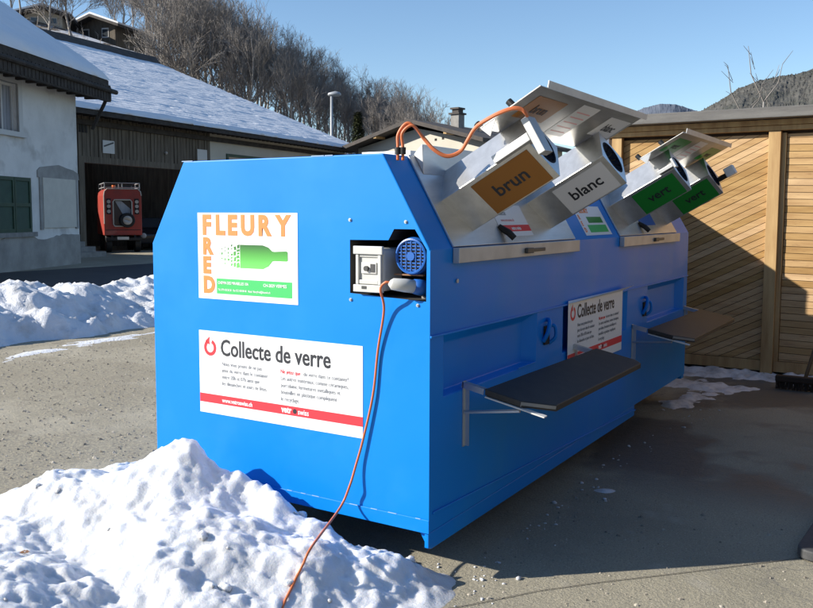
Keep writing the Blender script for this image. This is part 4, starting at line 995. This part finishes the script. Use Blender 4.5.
# rear wall with a tall opening round the window, body sides behind it
ov = [bm.verts.new(ft_.p(x, 0, z)) for x, z in rp]; bv = [bm.verts.new(ft_.p(x, -3.4, z)) for x, z in rp]
wp = [(-.33, 1.10), (.30, 1.10), (.36, 1.18), (.36, 2.12), (.30, 2.2), (-.33, 2.2), (-.39, 2.12), (-.39, 1.18)]
wv = [bm.verts.new(ft_.p(x, 0, z)) for x, z in wp]
oe = [bm.edges.new((ov[i], ov[(i + 1) % 8])) for i in range(8)] + [bm.edges.new((wv[i], wv[(i + 1) % 8])) for i in range(8)]
bmesh.ops.triangle_fill(bm, use_beauty=True, edges=oe)
for i in range(8): bm.faces.new([ov[i], ov[(i + 1) % 8], bv[(i + 1) % 8], bv[i]])
bm.faces.new(bv)
wi_ = [bm.verts.new(ft_.p(x, -.12, z)) for x, z in wp]
for i in range(8): bm.faces.new([wv[i], wv[(i + 1) % 8], wi_[(i + 1) % 8], wi_[i]])
tb = obj('truck_body', bm, 'red_paint', tr, bevel=.02)
bm = new(); prism(bm, [ft_.p(x, -.1, z) for x, z in wp], ft_.Y * -.02); obj('rear_window', bm, 'glass', tb)
bm = new(); prism(bm, [ft_.p(-.3, -.085, 2.15), ft_.p(.0, -.085, 1.6), ft_.p(.3, -.085, 1.62), ft_.p(.34, -.085, 1.8), ft_.p(-.05, -.085, 2.15)], ft_.Y * .004); obj('window_curtain', bm, 'curtain', tb)
bm = new(); tube(bm, [ft_.p(x, .012, z) for x, z in wp + wp[:1]], .028, 6); obj('window_rim', bm, 'notice', tb)
bm = new(); tube(bm, [ft_.p(x * .985, .004, z) for x, z in rp[2:]] + [ft_.p(-Wt * .985, .004, 1.2)], .022, 6); obj('body_trim', bm, 'notice', tb)
bm = new(); cyl(bm, ft_.p(.16, .01, 1.35), ft_.p(.16, .16, 1.35), .31, 28); sw = obj('spare_wheel', bm, 'rubber', tr, bevel=.03)
bm = new(); tube(bm, [ft_.p(.16, .15, 1.35), ft_.p(.16, .175, 1.35), ft_.p(.16, .165, 1.35)], [.2, .17, .1], 24); obj('wheel_cover', bm, 'lamp_white', sw, True)
for s in (-1, 1):
    bm = new(); fb_ = s * .56; ft_.box(bm, (fb_ - .09, .001, 1.6), (fb_ + .09, .03, 2.25)); tl = obj('tail_lamp', bm, 'rubber', tr, bevel=.02)
    bm = new()
    for z in (1.72, 1.93, 2.12): cyl(bm, ft_.p(fb_, .03, z), ft_.p(fb_, .05, z), .075, 16)
    obj('lamp_lens', bm, 'lamp_white', tl)
    bm = new(); cyl(bm, ft_.p(s * .58 - .12, -.35, .38), ft_.p(s * .58 + .12, -.35, .38), .38, 26); wl = obj('wheel', bm, 'rubber', tr, bevel=.03)
    bm = new(); cyl(bm, ft_.p(s * .58 - .12, -2.8, .38), ft_.p(s * .58 + .12, -2.8, .38), .38, 26); obj('wheel', bm, 'rubber', tr, bevel=.03)
bm = new(); ft_.box(bm, (-.72, -.02, .5), (.72, .14, .62)); ft_.box(bm, (-.5, -.1, .55), (-.42, .0, .74)); ft_.box(bm, (.42, -.1, .55), (.5, .0, .74)); obj('bumper', bm, 'rubber', tr, bevel=.01)
bm = new(); ft_.box(bm, (-.26, .141, .54), (.2, .15, .66)); obj('number_plate', bm, 'frame_white', tr)
bm = new(); ft_.box(bm, (-.7, .002, .93), (.7, .012, .955)); obj('body_seam', bm, 'rubber', tr)
bm = new()
for z in (2.72, 2.9):
    for a, b in (((-.7, -.1), (.7, -.1)), ((-.7, -2.9), (.7, -2.9)), ((-.7, -.1), (-.7, -2.9)), ((.7, -.1), (.7, -2.9))): tube(bm, [ft_.p(a[0], a[1], z), ft_.p(b[0], b[1], z)], .02, 6)
for x in (-.7, 0, .7):
    for y in (-.1, -1.5, -2.9): tube(bm, [ft_.p(x, y, 2.64), ft_.p(x, y, 2.9)], .018, 6)
obj('roof_rack', bm, 'lamp_metal', tr)
bm = new(); cyl(bm, ft_.p(-.3, -.5, 2.66), ft_.p(-.3, -.5, 2.82), .07, 14); obj('beacon', bm, 'orange_print', tr)
pt = at(158, 247, 38); fk = Fr((pt.x, pt.y, 0), (.93, .36), (.36, -.93))
car = thing('car', fk.p(0, -2, 0), 'dark car parked in the barn beside the red vehicle, half hidden by the container', 'car')
bm = new(); sd = [(0.0, .3), (.05, .72), (-.25, .85), (-1.0, .95), (-1.6, 1.42), (-3.0, 1.45), (-3.7, .95), (-4.1, .9), (-4.15, .3)]
prism(bm, [fk.p(-.8, y, z) for y, z in sd], fk.X * 1.6); obj('car_body', bm, 'dark_paint', car, bevel=.06)
for s in (-1, 1):
    bm = new(); tube(bm, [fk.p(s * .6, .0, .66), fk.p(s * .6, .05, .66), fk.p(s * .6, .07, .66)], [.12, .12, .07], 18); obj('headlight', bm, 'lamp_white', car, True)
    for y in (-.8, -3.3):
        bm = new(); cyl(bm, fk.p(s * .72 - .1, y, .31), fk.p(s * .72 + .1, y, .31), .31, 22); obj('wheel', bm, 'rubber', car, bevel=.02)
bm = new(); prism(bm, [fk.p(-.68, -1.03, .99), fk.p(.68, -1.03, .99), fk.p(.62, -1.54, 1.39), fk.p(-.62, -1.54, 1.39)], (fk.Y + fk.Z) * .03); obj('windscreen', bm, 'glass', car)

# ---------------------------------------------------------------- street lamps
def lamp(px, pytop, d, zbase, label, arm=.55):
    t = at(px, pytop, d); b = Vector((t.x, t.y, zbase))
    L_ = thing('street_lamp', b, label, 'street lamp')
    bm = new(); tube(bm, [b, b + Vector((0, 0, (t.z - zbase) * .5)), Vector((t.x, t.y, t.z))], [.13, .11, .09], 12); obj('pole', bm, 'lamp_metal', L_, True)
    h = Vector((t.x, t.y, t.z)); X = HR
    bm = new(); tube(bm, [h - X * .25 + Vector((0, 0, -.02)), h - X * .18 + Vector((0, 0, .04)), h + X * arm * .5 + Vector((0, 0, .09)), h + X * arm + Vector((0, 0, .06)), h + X * (arm + .12)], [.05, .13, .19, .16, .05], 12); obj('lamp_head', bm, 'lamp_metal', L_, True)
lamp(331.5, 95, 62, 2.0, 'grey street lamp on a slim pole rising behind the barn roof')
lamp(379.5, 113, 75, 3.0, 'thin far street lamp between the two dark spruces', .3)

# ---------------------------------------------------------------- trees
def grow(bm, p, d, L, r, depth, spread, sides, rng):
    seg = 3 if depth else 2; pts = [p]; q = p.copy(); dd = d.copy()
    for i in range(seg):
        dd = (dd + Vector((rng.uniform(-1, 1), rng.uniform(-1, 1), rng.uniform(-.3, .9))) * .16).normalized(); q = q + dd * L / seg; pts.append(q.copy())
    tube(bm, pts, [max(.008, r * (1 - .75 * i / seg)) for i in range(seg + 1)], sides, False)
    if depth == 0: return
    n_ = (0, 4, 6, 7)[depth]
    for k in range(n_):
        t = rng.uniform(.25, 1.0); f = t * seg; i = min(int(f), seg - 1); pp = pts[i].lerp(pts[i + 1], f - i)
        a = rng.uniform(0, 6.283); side = dd.cross(Vector((math.cos(a), math.sin(a), .3))).normalized()
        nd = (dd * rng.uniform(.6, 1.0) + side * spread * rng.uniform(.5, 1.1) + Vector((0, 0, .18))).normalized()
        grow(bm, pp, nd, L * rng.uniform(.42, .62), max(.008, r * .5), depth - 1, spread, 3, rng)
def bare_tree(h, seed, spread, nb, low, r0, label, group, tw='twig', tk='bark', rmul=1.0):
    rng = random.Random(seed); t = thing('bare_tree', (0, 0, 0), label, 'tree', group)
    bm = new(); pts = [Vector((0, 0, -.6))]; q = Vector((0, 0, 0)); pts.append(q.copy()); n_ = 7
    for i in range(n_):
        q = q + Vector((rng.uniform(-.03, .03) * h, rng.uniform(-.03, .03) * h, h * .88 / n_)); pts.append(q.copy())
    tube(bm, pts, [r0 * 1.15, r0] + [r0 * (1 - .85 * (i + 1) / n_) for i in range(n_)], 7, False); obj('trunk', bm, tk, t, True)
    bm = new()
    for k in range(nb):
        f = low + (1 - low) * (k / nb) ** .9; i = min(int(f * n_), n_ - 1); p = pts[i + 1].lerp(pts[min(i + 2, n_ + 1)], f * n_ - i)
        a = rng.uniform(0, 6.283); up = .55 + .9 * f
        d = Vector((math.cos(a) * spread, math.sin(a) * spread, up)).normalized()
        grow(bm, p, d, h * (.16 + .22 * (1 - f)) * rng.uniform(.8, 1.2), r0 * .36 * (1.1 - f) * rmul + .012, 3 if f < .75 else 2, .75, 4, rng)
    obj('crown', bm, tw, t); return t
protos = [bare_tree(h, s, sp_, nb, low, r0, 'bare leafless tree in the grey wood on the hillside', 'bare trees on the hillside')
          for h, s, sp_, nb, low, r0 in ((11, 1, .75, 15, .34, .17), (12.5, 2, .6, 15, .42, .18), (10, 3, .9, 15, .3, .17), (13, 4, .5, 14, .45, .16), (9, 5, .8, 14, .28, .14), (11.5, 6, .7, 16, .38, .19))]
rng = random.Random(11)
spots = []
for k in range(82):
    px = 150 + 255 * ((k + rng.random()) / 82); d = rng.uniform(68, 94)
    spots.append((px, d, 1.0))
for px, d in ((-8, 96), (8, 92), (20, 98), (29, 80), (55, 78), (62, 98), (80, 79), (118, 97), (128, 99), (141, 93)): spots.append((px, d, .8))
for px, d in ((408, 66), (418, 70), (428, 64), (436, 69), (401, 72), (414, 78), (424, 74), (392, 66), (440, 80)): spots.append((px, d, 1.0))
def crest(px):                                             # tree-top line of the wood seen from the yard
    tab = ((-40, -95), (150, -75), (185, -40), (215, -12), (245, 4), (275, 28), (310, 46), (350, 66), (375, 80), (395, 84), (415, 84), (440, 96), (460, 112))
    for (a, va), (b, vb) in zip(tab, tab[1:]):
        if px <= b: return va + (vb - va) * max(0, (px - a) / (b - a))
    return 112
used = set()
for k, (px, d, sc_) in enumerate(spots):
    r = (px - CX) / F * d; z = hill_z(r, d) if d > 62 else 0
    zt = at(px, crest(px) + rng.uniform(-6, 26), d).z
    i = k % 6; h0 = (11, 12.5, 10, 13, 9, 11.5)[i]
    s = (zt - z) / (h0 * 1.02); s = max(.45, min(1.45, s)) * sc_
    if i in used: o = copy_tree(protos[i])
    else: o = protos[i]; used.add(i)
    o.location = cw(r, d, z); o.rotation_euler = (0, 0, rng.uniform(0, 6.28)); o.scale = (s, s, s)
# pale saplings behind the shed
for px, top, d, s, lab in ((757, 46, 17.5, 21, 'taller pale sapling with a forked top behind the shed roof'), (738, 66, 17, 22, 'shorter pale sapling bending left behind the shed roof'), (775, 88, 18, 23, 'short pale sapling stump right of the forked one behind the shed roof')):
    b = at(px, 214, d); b.z = 0; zt = at(px, top, d).z; rg = random.Random(s)
    t = thing('sapling', b, lab, 'sapling')
    fk_ = b + Vector((0, 0, zt * .78)) + HR * .05
    bm = new(); tube(bm, [b, b + Vector((.0, 0, zt * .4)), fk_], [.032, .026, .016], 7); obj('trunk', bm, 'birch', t, True)
    bm = new()
    for sgn in (-1, 1):
        e = fk_ + HR * sgn * .35 + Vector((0, 0, zt * (.22 if sgn < 0 else .15))); mid = fk_.lerp(e, .5) + HR * sgn * .1
        tube(bm, [fk_, mid, e], [.015, .010, .005], 5)
        for q in range(5):
            p = fk_.lerp(e, rg.uniform(.2, 1)); tube(bm, [p, p + HR * sgn * rg.uniform(.05, .25) + Vector((0, 0, rg.uniform(.05, .3)))], [.008, .004], 3)
    obj('crown', bm, 'twig', t)
# two spruces
def spruce(px, ytop, ybot, d, label, seed):
    b = at(px, ybot, d); zt = at(px, ytop, d).z; h = zt - b.z + 2.5; b.z -= 2.5; rg = random.Random(seed)
    t = thing('spruce', b, label, 'tree'); bm = new(); tube(bm, [b, b + Vector((0, 0, h))], [.16, .02], 7); obj('trunk', bm, 'bark', t)
    bm = new()
    for k in range(2600):
        f = rg.random() ** .8; a = rg.uniform(0, 6.283); rad = h * .2 * (1 - f) * (0.3 + .7 * rg.random() ** .5) * (.75 + .35 * math.sin(a * 3 + f * 40)) + .05
        p = b + Vector((math.cos(a) * rad, math.sin(a) * rad, h * f - rad * .25))
        d_ = Vector((math.cos(a), math.sin(a), rg.uniform(-.6, .3))); l_ = rg.uniform(.18, .4); sd_ = d_.cross(Vector((0, 0, 1))).normalized() * l_ * .3
        quad(bm, [p - sd_, p + d_ * l_ * .5 - sd_ * .6, p + d_ * l_, p + d_ * l_ * .4 + sd_])
    obj('crown', bm, 'needle', t)
spruce(358, 112, 146, 64, 'green spruce at the foot of the wood, left of the far lamp', 3)
spruce(387, 119, 146, 70, 'smaller spruce right of the far lamp, behind the chimney house', 4)
bm = new(); rg = random.Random(5)
for k in range(260):                                      # brush between the trunks
    px = rg.uniform(150, 430) if k > 120 else rg.uniform(-20, 150); d = rg.uniform(66, 92); r = (px - CX) / F * d; z = hill_z(r, d)
    p = cw(r, d, z - .2); l_ = rg.uniform(.8, 3.2) * (.5 if px < 140 else 1)
    q = p + Vector((rg.uniform(-.35, .35), rg.uniform(-.35, .35), 1)) * l_ * .6; e = q + Vector((rg.uniform(-.7, .7), rg.uniform(-.7, .7), .7)) * l_ * .5
    tube(bm, [p, q, e], [.035, .025, .012], 3, False)
    for s in range(3):
        a = p.lerp(q, rg.uniform(.4, 1)); tube(bm, [a, a + Vector((rg.uniform(-.6, .6), rg.uniform(-.6, .6), .6)) * l_ * .4], [.018, .01], 3, False)
tag(obj('brushwood', bm, 'twig'), 'brown leafless brushwood under the trees of the wood', 'brushwood', None, 'stuff')
